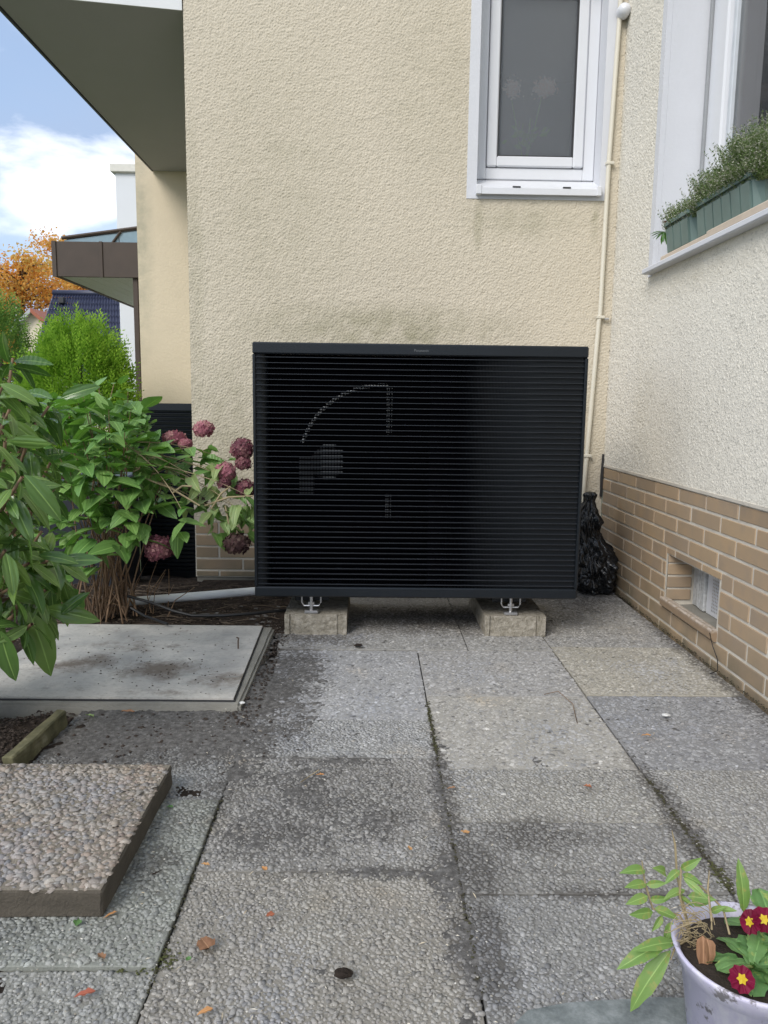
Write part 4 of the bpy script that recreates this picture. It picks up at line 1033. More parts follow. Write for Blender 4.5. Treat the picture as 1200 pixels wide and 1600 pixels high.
# ------------------------------------------------------------------ hydrangea
hy = thing('hydrangea_bush', (-1.16, 3.30, 0), 'hydrangea bush with faded pink and maroon flower heads beside the heat pump', 'shrub')
HL = leaf_set('leaf', 'hyd_leaf', 8, .130, .078, kind='ovate', fold=.22, curl=.30, serr=.03, nl=8)
HP = leaf_set('leaf', 'hyd_pale', 6, .115, .068, kind='ovate', fold=.5, curl=.9, serr=.05, nl=8, wave=.05)
base = Vector((-1.16, 3.32, -.02))
tips = []
for px, py, Y in [(75, 640, 3.3), (105, 625, 3.5), (128, 612, 3.25), (155, 605, 3.5), (178, 600, 3.35), (200, 612, 3.4), (205, 640, 3.2), (140, 645, 3.1), (170, 640, 3.0), (100, 670, 3.1),
                  (130, 690, 3.0), (165, 680, 3.0), (195, 675, 3.05), (225, 660, 3.3), (235, 690, 3.2), (215, 710, 3.05), (180, 715, 2.98), (145, 725, 3.0), (110, 720, 3.1), (85, 700, 3.2),
                  (250, 700, 3.3), (240, 735, 3.1), (205, 745, 3.05), (170, 755, 3.05), (130, 760, 3.1), (100, 765, 3.2), (265, 725, 3.2), (275, 705, 3.35), (70, 745, 3.3), (190, 635, 3.6), (120, 650, 3.6),
                  (225, 765, 3.05), (155, 790, 3.1), (260, 690, 3.45), (90, 640, 3.6), (215, 655, 3.65), (185, 700, 3.5), (140, 700, 3.5), (60, 690, 3.4), (120, 800, 3.15), (78, 800, 3.2), (95, 840, 3.2), (150, 835, 3.12), (188, 800, 3.08), (112, 870, 3.15), (205, 780, 3.0)]:
    tips.append((P(px, py, Y), 0))
for px, py, Y in [(300, 700, 3.3), (325, 700, 3.35), (330, 730, 3.25), (300, 745, 3.2), (345, 775, 3.25), (365, 790, 3.2), (375, 760, 3.3), (385, 800, 3.25), (340, 800, 3.2), (355, 720, 3.4), (290, 760, 3.3), (320, 770, 3.3), (388, 775, 3.2)]:
    tips.append((P(px, py, Y), 1))
tips.append((P(283, 795, 2.95), 2)); tips.append((P(222, 808, 3.0), 2))
st, st2 = MB(), MB()
for p, k in tips:
    b = base + Vector((random.gauss(0, .085), random.gauss(0, .07), 0)) if k == 0 else P(random.uniform(195, 245), random.uniform(690, 770), 3.2)
    mid = b.lerp(p, .5) + Vector((0, 0, .10 if k == 0 else .04)) + Vector((random.gauss(0, .03), random.gauss(0, .03), 0))
    q = [b * (1 - t) ** 2 + mid * 2 * t * (1 - t) + p * t * t for t in [i / 8 for i in range(9)]]
    (st if k == 0 else st2).tube(q, [(.0042 if k == 0 else .0036) - .0026 * i / 8 for i in range(9)], 6, False)
for _ in range(46):                                     # bare dry shoots at the foot
    b = base + Vector((random.gauss(0, .11), random.gauss(0, .08), 0)); a = random.uniform(0, 6.28); L = random.uniform(.10, .28)
    d = Vector((math.cos(a) * .38 + .05, math.sin(a) * .35, 1)).normalized() * L
    st.tube([b, b + d * .5 + Vector((random.gauss(0, .01), 0, 0)), b + d + Vector((random.gauss(0, .03), random.gauss(0, .03), -.02))], [.003, .0025, .0012], 5, False)
for px, py, Y, qx, qy in [(218, 745, 3.1, 312, 790), (200, 790, 3.05, 232, 852), (270, 770, 3.1, 300, 760), (320, 790, 3.2, 395, 775), (352, 790, 3.2, 362, 850), (330, 795, 3.2, 360, 760)]:
    a, b = P(px, py, Y), P(qx, qy, Y); st2.tube([a, a.lerp(b, .5) + Vector((0, 0, .015)), b], [.004, .0045, .0035], 7, False)
build('stems', st, 'stem', hy, True, 'stuff'); build('stems', st2, 'dry_stem', hy, True, 'stuff')
axis_c = Vector((-1.1, 3.32, .55)); plan = []
for p, k in tips:
    out = (p - axis_c); out.z *= .4; out = out.normalized() if out.length > .01 else Vector((0, -1, 0))
    pairs = 4 if k == 0 else 3
    for lv in range(pairs):
        a0 = random.uniform(0, 6.28)
        for s in (0, 1):
            a = a0 + math.pi * s + lv * 1.57 + random.gauss(0, .25)
            d = Vector((math.cos(a), math.sin(a), 0)) + out * .55 + Vector((0, -.30, 0)); d.z = (.38 - .22 * lv if k == 0 else -.30 - .2 * lv) + random.gauss(0, .38)
            pos = p - Vector((0, 0, .045 * lv)) + Vector((random.gauss(0, .016), random.gauss(0, .016), 0))
            if k == 1: plan.append((random.choice(HP if random.random() < .7 else HL), pos, d, random.uniform(.5, .9), random.gauss(0, .5)))
            else: plan.append((random.choice(HL), pos, d, random.uniform(.62, 1.08) * (1 if lv else .75) * (.8 if k == 2 else 1), random.gauss(0, .28)))
def leaf_matrix(pos, direc, up=Vector((0, 0, 1)), size=1.0, roll=0.0):
    y = Vector(direc).normalized(); x = y.cross(up)
    if x.length < .05: x = y.cross(Vector((1, 0, 0)))
    x.normalize(); z = x.cross(y)
    return Matrix.Translation(pos) @ Matrix((x, y, z)).transposed().to_4x4() @ Matrix.Rotation(roll, 4, 'Y') @ Matrix.Diagonal((size, size, size, 1))
plan.sort(key=lambda q: q[1].y)                         # the nearest 300 are parts, the rest one mass
for me, pos, d, sz, rl in plan[:296]: put_leaf(me, 'leaf', hy, pos, d, size=sz, roll=rl)
Vs, Fs, Ve, nv_ = [], [], [], 0
for me, pos, d, sz, rl in plan[296:] + [(random.choice(HL), P(random.uniform(75, 250), random.uniform(620, 790), random.uniform(3.2, 3.6)), Vector((random.gauss(0, 1), -.5, random.gauss(0, .4))), random.uniform(.6, 1.0), random.gauss(0, .3)) for _ in range(150)]:
    m = leaf_matrix(pos, d, size=sz, roll=rl)
    Vs += [tuple(m @ q.co) for q in me.vertices]; Fs += [tuple(i + nv_ for i in f.vertices) for f in me.polygons]; nv_ += len(me.vertices)
    Ve += [q.value for q in me.attributes['vein'].data]
me = np_mesh('inner_leaves', np.array(Vs), np.array(Fs)); at_ = me.attributes.new('vein', 'FLOAT', 'POINT'); at_.data.foreach_set('value', Ve)
link('inner_leaves', me, 'hyd_leaf', hy, 'stuff')
def flower_head(parent, c, r, mat, squash=.85, n=70, seed=0):
    rg = random.Random(seed); b = MB()
    for i in range(n):
        z = 1 - 2 * (i + .5) / n; a = i * 2.39996
        if z < -.75: continue
        rr = math.sqrt(1 - z * z); v = Vector((rr * math.cos(a), rr * math.sin(a), z * squash)); nv = v.normalized()
        v = c + v * r * rg.uniform(.82, 1.06); t1 = nv.orthogonal().normalized(); t2 = nv.cross(t1)
        ph = rg.uniform(0, 6.28); s = r * rg.uniform(.24, .34); tt = rg.random()
        for k in range(4):
            w = ph + k * math.pi / 2; d = t1 * math.cos(w) + t2 * math.sin(w); e = t1 * -math.sin(w) + t2 * math.cos(w)
            up = nv * s * rg.uniform(-.1, .55)
            b.add([v, v + d * s * .6 - e * s * .48 + up * .4, v + d * s * 1.08 + up, v + d * s * .6 + e * s * .48 + up * .4], [(0, 1, 2), (0, 2, 3)], min(1, max(0, tt * .7 + rg.random() * .3)))
    return build('flower_head', b, mat, parent)
for i, (px, py, Y, r, m_, sq, lab) in enumerate([(318, 671, 3.35, .040, 'floret_pink', .8, 'pink flower head in front of the cream wall'), (272, 684, 3.4, .045, 'floret_pink', .5, 'half hidden dusty pink flower head'), (290, 693, 3.35, .028, 'floret_pink', .6, 'small bright pink flower head'),
        (378, 702, 3.3, .045, 'floret_maroon', .95, 'tall maroon flower head touching the heat pump edge'), (380, 724, 3.28, .032, 'floret_maroon', .9, 'dark maroon lower lobe of the tall flower head'), (352, 738, 3.25, .042, 'floret_pink', .95, 'dusty pink flower head between pale leaves'), (350, 755, 3.22, .028, 'floret_maroon', .8, None),
        (383, 764, 3.28, .040, 'floret_maroon', 1.0, 'maroon flower head low by the heat pump'), (300, 762, 3.2, .020, 'floret_brown', 1.0, None), (315, 782, 3.22, .022, 'floret_brown', 1.2, None), (248, 857, 3.02, .052, 'floret_maroon', .85, 'hanging maroon flower head low over the soil'), (370, 850, 3.15, .052, 'floret_brown', .7, 'dried dark brown flower head hanging by the heat pump'),
        (100, 742, 3.15, .022, 'floret_pink', .8, None)]):
    o = flower_head(hy, P(px, py, Y), r * 1.06, m_, sq, 96, i)
    if lab: o['label'] = lab

for wx, wy, wY, wn_, wl_ in ((275, 966, 2.98, 9, 'low green weed on the soil between the cables and the pale lid'), (222, 962, 3.05, 5, 'tiny green weed at the foot of the hydrangea by the drain pipe')):
    w0 = P(wx, wy, wY); w0.z = soil_h(w0.x, w0.y) + .004; wt = thing('soil_weed', w0, wl_, 'weed')
    for k in range(wn_):
        a = k * 2.4; put_leaf(random.choice(HP if k % 3 else HL), 'leaf', wt, w0, Vector((math.cos(a), math.sin(a) * .7 - .2, random.uniform(.1, .7))), size=random.uniform(.3, .55), roll=random.gauss(0, .3))

# ------------------------------------------------------------------ rhododendron
rh = thing('rhododendron_bush', (-1.15, 2.05, 0), 'large leathery leaved rhododendron bush overhanging the pale cover at left', 'shrub')
RL = leaf_set('leaf', 'rho_leaf', 8, .130, .047, kind='lance', fold=.22, curl=.40, nl=9)
rt = []
for px, py, Y in [(5, 600, 2.2), (35, 612, 2.3), (78, 632, 2.35), (15, 640, 2.0), (55, 660, 2.2), (8, 690, 1.9), (40, 700, 2.05), (80, 720, 2.25), (35, 745, 1.85), (12, 780, 1.85), (62, 765, 2.0), (30, 820, 1.85), (65, 830, 2.1),
                  (8, 860, 1.8), (45, 880, 1.9), (85, 870, 2.05), (15, 920, 1.85), (60, 930, 1.95), (100, 905, 2.1), (50, 975, 1.85), (-15, 720, 1.9), (-20, 850, 1.8), (-15, 950, 1.8), (100, 945, 2.15), (20, 560, 2.4), (25, 670, 2.3), (60, 700, 2.4), (10, 740, 2.2), (50, 800, 2.3), (20, 880, 2.2), (70, 890, 2.3), (90, 760, 2.45), (40, 640, 2.45), (70, 930, 2.25), (35, 925, 2.2)]:
    rt.append(P(px, py, Y))
rb = MB(); root = Vector((-1.2, 2.05, -.02))
for i, p in enumerate(rt):
    fork = root + Vector((random.gauss(0, .06), random.gauss(0, .06), .18 + .25 * random.random()))
    mid = fork.lerp(p, .55) + Vector((random.gauss(0, .02), random.gauss(0, .02), -.03))
    rb.tube([root, fork, mid, p], [.012, .010, .007, .004], 7, False)
build('branches', rb, 'stem', rh, True, 'stuff')
rc = Vector((-1.2, 2.0, .5)); plan = []
back = []
for k in range(26):                                      # the side of the bush turned away from the photograph
    v = Vector((random.gauss(0, 1), random.gauss(0, 1), random.gauss(0, 1))).normalized(); back.append(Vector((-1.38, 2.05, .56)) + Vector((v.x * .30, v.y * .36, v.z * .42)))
for i, p in enumerate(rt + back):
    out = (p - rc); out.z *= .6; out.normalize()
    n = random.randint(8, 12); a0 = random.uniform(0, 6.28)
    ax = (out + Vector((0, 0, .5))).normalized(); t1 = ax.orthogonal().normalized(); t2 = ax.cross(t1)
    for k in range(n):
        a = a0 + k * 2.399; d = t1 * math.cos(a) + t2 * math.sin(a) + ax * random.uniform(-.45, .5); d.z -= .12 if p.z < .5 else -.05
        plan.append((random.choice(RL), p + d * .008 - ax * .006 * k, d, random.uniform(.40, .98), random.gauss(0, .5), i < len(rt)))
front = sorted([q for q in plan if q[5]], key=lambda q: q[1].y)
for me, pos, d, sz, rl, _ in front[:286]: put_leaf(me, 'leaf', rh, pos, d, size=sz, roll=rl)
Vs, Fs, Ve, nv_ = [], [], [], 0
for me, pos, d, sz, rl, _ in front[286:] + [q for q in plan if not q[5]]:
    m = leaf_matrix(pos, d, size=sz, roll=rl)
    Vs += [tuple(m @ q.co) for q in me.vertices]; Fs += [tuple(i + nv_ for i in f.vertices) for f in me.polygons]; nv_ += len(me.vertices)
    Ve += [q.value for q in me.attributes['vein'].data]
me = np_mesh('inner_leaves', np.array(Vs), np.array(Fs)); at_ = me.attributes.new('vein', 'FLOAT', 'POINT'); at_.data.foreach_set('value', Ve)
link('inner_leaves', me, 'rho_leaf', rh, 'stuff')
for (ax_, ay, bx_, by, Y, s) in [(38, 742, 98, 810, 1.75, 1.05), (45, 955, 88, 1058, 1.9, 1.0), (60, 868, 118, 870, 1.9, .72), (90, 878, 155, 870, 1.95, .75), (95, 880, 140, 905, 2.0, .7), (0, 985, 20, 1070, 1.8, .8), (70, 950, 150, 968, 2.0, .75), (95, 960, 130, 925, 2.0, .55), (0, 600, 60, 625, 1.9, .8), (95, 622, 150, 600, 2.4, .9)]:
    a, b = P(ax_, ay, Y), P(bx_, by, Y)
    put_leaf(random.choice(RL), 'leaf', rh, a, b - a, up=Vector((.2, -.8, .6)), size=(b - a).length / .130, roll=random.gauss(0, .2))

# ------------------------------------------------------------------ flower boxes with heather
def flower_box(y_far, y_near, label, group='green flower boxes on the side window sill'):
    o = thing('flower_box', (XR + .05, (y_far + y_near) / 2, 1.556), label, 'flower box', group)
    zb, zt = 1.555, 1.676; f0, f1 = XR - .028, XR + .13
    def outline(in_): c = .035; return [(f0 + in_, y_near + c), (f0 + in_, y_far - c), (f0 + in_ + c * .8, y_far - in_), (f1 - in_ - c * .8, y_far - in_), (f1 - in_, y_far - c), (f1 - in_, y_near + c), (f1 - in_ - c * .8, y_near + in_), (f0 + in_ + c * .8, y_near + in_)]
    lo, hi = outline(.018), outline(.002); n = len(lo)
    b = MB(); b.add([(x, y, zb) for x, y in lo] + [(x, y, zt) for x, y in hi], [tuple(range(n))] + [(k, n + k, n + (k + 1) % n, (k + 1) % n) for k in range(n)]); build('trough', b, 'box_green', o)
    b = MB(); r0, r1 = outline(-.008), outline(.012)
    b.add([(x, y, zt - .012) for x, y in r0] + [(x, y, zt + .004) for x, y in r0] + [(x, y, zt + .004) for x, y in r1] + [(x, y, zt - .012) for x, y in r1],
          [(i * n + k, i * n + (k + 1) % n, ((i + 1) % 4) * n + (k + 1) % n, ((i + 1) % 4) * n + k) for i in range(4) for k in range(n)]); build('rim', b, 'box_green', o)
    m_ = max(3, round((y_far - y_near - .07) / .072)); w = (y_far - y_near - .074) / m_          # ribs moulded as raised panels
    for k in range(m_):
        a = y_near + .037 + k * w; b = MB()
        vs0 = []
        for yy in (a + .0045, a + w - .0045):
            for z, xx in ((zb + .004, f0 + .0175), (zt - .024, f0 + .0048)): vs0 += [(xx - .007, yy, z), (xx + .002, yy, z)]
        b.add(vs0, [(0, 2, 6, 4), (0, 4, 5, 1), (2, 3, 7, 6), (0, 1, 3, 2), (4, 6, 7, 5)]); build('rib_panel', b, 'box_green', o)
    b = MB(); s = outline(.014); b.add([(x, y, zt - .018) for x, y in s], [tuple(range(n))]); build('soil', b, 'potting_soil', o)
    return f0, f1, zt
flower_box(3.355, 3.055, 'grey-green ribbed flower box at the far end of the sill, nearest the wall corner')
flower_box(3.050, 2.560, 'grey-green ribbed flower box nearer the right picture edge, with taller heather')
def heather(y0, y1, h0, h1, n, label, seed):
    rg = random.Random(seed); o = thing('heather_plant', (XR + .05, (y0 + y1) / 2, 1.65), label, 'plant', 'heather plants in the flower boxes')
    vs, fs, tn = [], [], []
    for _ in range(n):
        q = rg.random(); y = y0 + (y1 - y0) * q; x = XR + .05 + rg.uniform(-.065, .065)
        h = (h0 + (h1 - h0) * (1 - q)) * rg.uniform(.5, 1.0) * (1 if rg.random() > .08 else 1.15)
        d = Vector(((x - XR - .05) * 5.0 + rg.gauss(0, .16), rg.gauss(0, .28), 1)).normalized()
        if rg.random() < .25: d = Vector((-.7, rg.gauss(0, .4), .6)).normalized(); h *= .6
        p = Vector((x, y, 1.645)); tt = rg.random()
        m_ = int(h / .0050)
        for i in range(m_):
            c = p + d * h * (i + .5) / m_; a = i * 2.4 + tt * 6; s = rg.uniform(.006, .0095)
            e = Vector((math.cos(a), math.sin(a), .7)) * s; w = Vector((-math.sin(a), math.cos(a), 0)) * s * .34
            k = len(vs); vs += [c - w, c + w, c + e]; fs.append((k, k + 1, k + 2))
            top = i / m_
            tn.append(min(1, max(0, rg.gauss(.36 + .16 * tt, .18))) if rg.random() > .26 * (top > .3) else 1.0)
    link('sprigs', np_mesh('sprigs', np.array([tuple(v) for v in vs]), np.array(fs), np.array(tn), False), 'heather', o, 'stuff')
heather(3.06, 3.34, .115, .085, 1500, 'low pale heather in the farther flower box', 1)
heather(2.80, 3.06, .160, .13, 1600, 'medium green heather at the far end of the nearer flower box', 2)
heather(2.52, 2.80, .20, .19, 2100, 'tallest bushy heather at the right picture edge', 3)
ft = thing('leafy_sprig', (XR + .0, 3.36, 1.66), 'small green leafy sprig with an orange bloom at the far box end', 'plant')
SL = leaf_set('leaf', 'prim_leaf', 3, .06, .016, kind='lance', fold=.2, curl=.5, nl=6)
for k in range(11):
    a = random.uniform(0, 6.28); put_leaf(random.choice(SL), 'leaf', ft, Vector((XR - .02, 3.36, 1.655)), Vector((math.cos(a) * .8 - .3, math.sin(a) * .6 + .4, random.uniform(-.9, .3))), size=random.uniform(.7, 1.1))
b = MB()
for k in range(14):
    a = k * 2.4; d = Vector((math.cos(a), math.sin(a), .5)) * .016; c = Vector((XR - .02, 3.335, 1.682)); e = Vector((-math.sin(a), math.cos(a), 0)) * .006
    b.add([c, c + d * .6 - e, c + d, c + d * .6 + e], [(0, 1, 2, 3)], .3)
build('bloom', b, plain('orange_bloom', (.45, .10, .04), .6), ft)

# ------------------------------------------------------------------ flower pot at the front
PC = Vector((.543, .975, 0)); PZ = .168; PR = .1085
pot = thing('flower_pot', (PC.x, PC.y, .026), 'chipped lilac plastic flower pot planted with crimson primroses', 'flower pot')
mb = MB(); mb.lathe([(0, .0265), (.072, .0265), (.078, .030), (.094, PZ - .030), (.097, PZ - .029), (PR - .002, PZ - .005), (PR, PZ), (PR - .005, PZ + .001), (PR - .010, PZ - .006), (.088, PZ - .035), (.086, PZ - .05)], (PC.x, PC.y, 0), 48); build('body', mb, 'pot', pot, True)
mb = MB(); n = 30; mb.add([(PC.x, PC.y, PZ - .012)] + [(PC.x + .0935 * math.cos(2 * math.pi * k / n), PC.y + .0935 * math.sin(2 * math.pi * k / n), PZ - .017) for k in range(n)], [(0, 1 + k, 1 + (k + 1) % n) for k in range(n)]); build('soil', mb, 'potting_soil', pot)
PL = leaf_set('leaf', 'prim_leaf', 8, .082, .062, kind='spoon', fold=.14, curl=.75, serr=.07, nl=14, wave=.06)
BL = leaf_set('leaf', 'brown_leaf', 2, .07, .035, kind='ovate', fold=.7, curl=1.0, nl=7, wave=.1)
def primrose(cx, cy, label, n, flowers, sizes=(.55, .92)):
    o = thing('primrose_plant', (cx, cy, PZ - .01), label, 'plant', 'primroses in the lilac pot'); c = Vector((cx, cy, PZ - .012))
    for k in range(n):
        a = k * 2.399 + cx * 9; t = k / n
        d = Vector((math.cos(a), math.sin(a), .75 - .72 * t + random.gauss(0, .1)))
        put_leaf(random.choice(PL), 'leaf', o, c, d, size=random.uniform(*sizes), roll=random.gauss(0, .2))
    for fx_, fy_, fz_, tilt in flowers:
        p = Vector((fx_, fy_, fz_)); b = MB(); b.tube([c, c.lerp(p, .6) + Vector((0, 0, .01)), p - Vector((0, 0, .004))], [.002, .0018, .0015], 6); fl = build('flower', b, 'green_stem', o, True)
        nv = Vector(tilt).normalized(); t1 = nv.orthogonal().normalized(); t2 = nv.cross(t1)
        for k in range(5):
            w = k * 1.2566; d = t1 * math.cos(w) + t2 * math.sin(w); e = t1 * -math.sin(w) + t2 * math.cos(w); q = MB()
            q.add([p + nv * .0004 * k, p + d * .006 - e * .0065 + nv * .003, p + d * .012 - e * .0105 + nv * .0045, p + d * .0165 - e * .0055 + nv * .0015, p + d * .0150 + nv * .004, p + d * .0165 + e * .0055 + nv * .0005, p + d * .012 + e * .0105 + nv * .005, p + d * .006 + e * .0065 + nv * .003], [(0, 1, 2, 3), (0, 3, 4), (0, 4, 5), (0, 5, 6, 7)], random.random())
            build('petal', q, 'prim_petal', fl)
        q = MB()
        for k in range(6):
            w = k * 1.047; d = t1 * math.cos(w) + t2 * math.sin(w); e = t1 * -math.sin(w) + t2 * math.cos(w); pp = p + nv * .0045
            q.add([pp, pp + d * .004 - e * .0026, pp + d * .0075, pp + d * .004 + e * .0026], [(0, 1, 2, 3)], random.random())
        build('flower_eye', q, 'prim_eye', fl)
primrose(.535, .958, 'broad leaved primrose with one crimson flower low at the front of the pot', 13, [tuple(P(1158, 1530, .905)) + ((-.1, -.8, .7),)])
primrose(.592, 1.005, 'primrose at the right of the pot with two crimson flowers', 12, [tuple(P(1193, 1437, .985)) + ((-.3, -.7, .6),), tuple(P(1174, 1441, .99)) + ((-.8, -.3, .4),)])
sh = thing('withered_leaf', (.50, .96, PZ - .02), 'brown withered leaf curled on the pot soil at the left', 'leaf'); put_leaf(BL[0], 'blade', sh, P(1098, 1462, .985), Vector((-.15, -.6, -.45)), size=.62); put_leaf(BL[1], 'blade', sh, P(1104, 1466, .978), Vector((.1, -.6, -.5)), size=.5)
wd = thing('weed_plant', (.475, 1.02, PZ - .02), 'straggly pale weed leaning over the left pot rim', 'weed')
WL = leaf_set('leaf', 'weed_leaf', 4, .040, .017, kind='ovate', fold=.3, curl=.5, nl=6)
WLL = leaf_set('leaf', 'weed_leaf', 2, .11, .030, kind='lance', fold=.25, curl=.5, nl=8, serr=.05, wave=.03)
wb = MB(); wroot = P(1080, 1465, 1.02)
shoots = [[P(1112, 1452, 1.0), P(1112, 1440, 1.0)], [wroot, P(1062, 1430, 1.03), P(1020, 1420, 1.03), P(1008, 1380, 1.03), P(1003, 1345, 1.03)], [wroot, P(1070, 1420, 1.04), P(1058, 1370, 1.04), P(1055, 1320, 1.04), P(1050, 1298, 1.04)],
          [wroot, P(1062, 1400, 1.02), P(1064, 1360, 1.02), P(1063, 1355, 1.02)], [P(1140, 1460, 1.0), P(1130, 1420, 1.03), P(1105, 1395, 1.04), P(1080, 1370, 1.04)], [wroot, P(1040, 1480, 1.0), P(1020, 1495, 1.0)], [wroot, P(1055, 1480, 1.0), P(1048, 1500, .98)], [P(1112, 1440, 1.0), P(1106, 1390, 1.03), P(1108, 1360, 1.04)]]
for s_ in shoots: wb.tube(s_, [.0017] * (len(s_) - 1) + [.0008], 5, False)
for _ in range(60):
    c = P(random.uniform(1058, 1100), random.uniform(1425, 1480), 1.0); a = random.uniform(0, 6.28); r = random.uniform(.006, .02)
    wb.tube([c + Vector((math.cos(a + k * .6) * r, math.sin(a + k * .6) * r * .5, math.sin(a * 2 + k * .5) * r * .8)) for k in range(5)], .0006, 4, False)
build('stems', wb, 'dry_stem', wd, True, 'stuff')
for px, py, sx, sy in [(1008, 1360, -1, .3), (1010, 1380, -1, .1), (1010, 1382, 1, .3), (1012, 1400, -1, -.1), (1015, 1405, 1, .2), (1020, 1425, -1, .1), (1022, 1420, 1, -.1), (1035, 1430, -.5, -.6), (1050, 1440, -.4, -.8), (1062, 1360, -.8, -.3), (1064, 1358, .6, .6), (1066, 1366, .9, -.3), (1070, 1390, -.9, 0), (1075, 1400, .9, .1), (1060, 1400, .6, -.2), (1040, 1365, -.3, .4), (1080, 1410, .7, .2), (1055, 1455, -.7, -.5), (1110, 1425, .4, .5), (1122, 1420, .6, .2)]:
    p = P(px, py, 1.03); put_leaf(random.choice(WL), 'leaf', wd, p, Vector((sx, -.35, sy)), up=Vector((0, -.7, .7)), size=random.uniform(.6, 1.0), roll=random.gauss(0, .4))
for (ax_, ay, bx_, by, k, s) in [(1048, 1485, 978, 1572, 0, 1.0), (1046, 1470, 970, 1502, 1, .8), (1068, 1372, 1104, 1400, 1, .5), (1055, 1473, 1010, 1470, 0, .55)]:
    a, b = P(ax_, ay, 1.0), P(bx_, by, .97); put_leaf(WLL[k], 'leaf', wd, a, b - a, up=Vector((-.2, -.6, .8)), size=(b - a).length / .11, roll=.1)
gb = thing('grass_blade', (.6, 1.08, PZ), 'single upright green leaf blade at the back of the pot', 'leaf'); a, b = P(1162, 1425, 1.06), P(1163, 1353, 1.06); put_leaf(WLL[1], 'blade', gb, a, b - a, up=Vector((0, -1, 0)), size=(b - a).length / .11)

# ------------------------------------------------------------------ small litter on the paving, each a thing
def litter(px, py, mat, L, W, ang, label, cat='leaf', kind='ovate', z=.008):
    d = MC @ Vector(((px - 600) / 1202.0, (py - 800) / 1202.0, 1.0)); p = Vector((0, 0, CAM_H)) + d * ((z - CAM_H) / d.z)
    me = leaf_mesh('fallen_leaf', L, W, kind=kind, fold=random.uniform(.1, .5), curl=random.uniform(-.3, .4), nl=6, wave=.12, seed=int(px)); me.materials.append(M[mat])
    o = link('fallen_leaf', me); o.matrix_world = Matrix.Translation(p) @ Matrix.Rotation(ang, 4, 'Z') @ Matrix.Rotation(random.uniform(-.2, .2), 4, 'Y') @ Matrix.Translation((0, -L / 2, 0))
    tag(o, label, cat, 'fallen leaves scattered on the patio')
litter(320, 1472, 'brown_leaf', .036, .034, .6, 'largest crumpled brown leaf on the front left paving')
litter(918, 1229, 'red_leaf', .020, .018, 1.2, 'small round red leaf on the paving right of the centre joint')
litter(500, 1210, 'orange_leaf', .022, .010, 1.4, 'orange leaf scrap alone on the dirty left slab')
litter(413, 1357, 'orange_leaf', .017, .010, .8, 'orange leaf lying on the cross joint')
litter(321, 1351, 'orange_leaf', .018, .010, 1.5, 'pale orange leaf beside the stepped slab edge')
litter(422, 1430, 'red_leaf', .018, .012, 2.2, 'small pinkish red leaf above the largest brown leaf')
litter(132, 1551, 'red_leaf', .032, .013, 1.8, 'long reddish leaf at the front left corner')
litter(320, 1579, 'orange_leaf', .024, .010, 1.9, 'orange leaf scrap at the bottom picture edge')
litter(727, 1300, 'orange_leaf', .020, .012, 1.5, 'tan leaf on the dark stain by the centre joint')
litter(121, 1441, 'green_litter', .017, .016, .1, 'bright green leaf piece below the loose slab')
litter(294, 1497, 'green_litter', .012, .010, .5, 'tiny green round leaf near the largest brown leaf')
litter(172, 1428, 'orange_leaf', .026, .008, 2.1, 'thin orange leaf at the corner of the loose slab')
litter(158, 1494, 'brown_leaf', .018, .013, 1.0, 'small brown leaf beside the moss patch')
litter(640, 1325, 'orange_leaf', .017, .009, .4, 'faint orange leaf below the dirty stain')
litter(705, 1230, 'brown_leaf', .022, .008, 1.6, 'brown leaf in the centre joint')
litter(1010, 1148, 'orange_leaf', .026, .012, 1.2, 'tan leaf on the bluish slab at the right')
litter(265, 1260, 'green_litter', .018, .010, 1.2, 'greenish yellow leaf beside the loose slab edge')
litter(140, 1118, 'hyd_pale', .032, .014, 1.1, 'pale leaf on the dark soil next to the edging board')
litter(200, 1112, 'brown_leaf', .040, .015, 1.6, 'grey brown leaf on the dark soil in front of the cover')
def stone(px, py, r, mat, label, cat):
    d = MC @ Vector(((px - 600) / 1202.0, (py - 800) / 1202.0, 1.0)); p = Vector((0, 0, CAM_H)) + d * ((.008 - CAM_H) / d.z)
    bm = bmesh.new(); bmesh.ops.create_icosphere(bm, subdivisions=3, radius=1)
    for q in bm.verts: q.co *= 1 + .35 * mnoise.noise(q.co * 1.7 + Vector((px, py, 0))); q.co = Vector((q.co.x * r * 1.4, q.co.y * r, q.co.z * r * .38)) + p
    b = MB(); b.bm(bm); tag(build(cat.replace(' ', '_'), b, mat, None, True), label, cat)
stone(1040, 1117, .009, plain('white_stone', (.62, .62, .60), .7), 'small white stone on the bluish slab', 'stone')
stone(536, 1521, .011, 'soil', 'dark soil clod on the front paving', 'soil clod')
stone(560, 1008, .012, 'soil', 'dark soil clod on the paving in front of the left paver', 'soil clod')
stone(378, 1098, .008, plain('white_chip', (.70, .70, .68), .7), 'small white chip at the cover corner', 'stone')
tg = MB(); tg.tube([P(470, 1222, 1.77), P(498, 1203, 1.84)], .0012, 5); tag(build('twig', tg, 'dry_stem', None, True), 'thin straight twig on the dirty slab left of centre', 'twig')
tg = MB(); tg.tube([P(850, 1085, 2.36), P(872, 1080, 2.38), P(895, 1100, 2.28), P(902, 1130, 2.15)], .0012, 5); tag(build('twig', tg, 'stem', None, True), 'curved thin twig on the paving at the right', 'twig')
cr = []; ct = []
for _ in range(2600):                                   # light grit and crumbs
    y = 1.0 + 2.3 * random.random() ** 1.5; x = random.uniform(-.86, 1.2)
    if x < -.45 and y > 1.25: continue
    cr.append((x, y, .004)); ct.append(.2 + .8 * random.random())
V, F, T = clods(cr, ct, .0008, .0026, 12)
link('grit', np_mesh('grit', V, F, T, False), foliage('pale_grit', [(.06, .05, .04), (.3, .27, .22), (.62, .6, .55)], .9, 0), None, 'stuff')

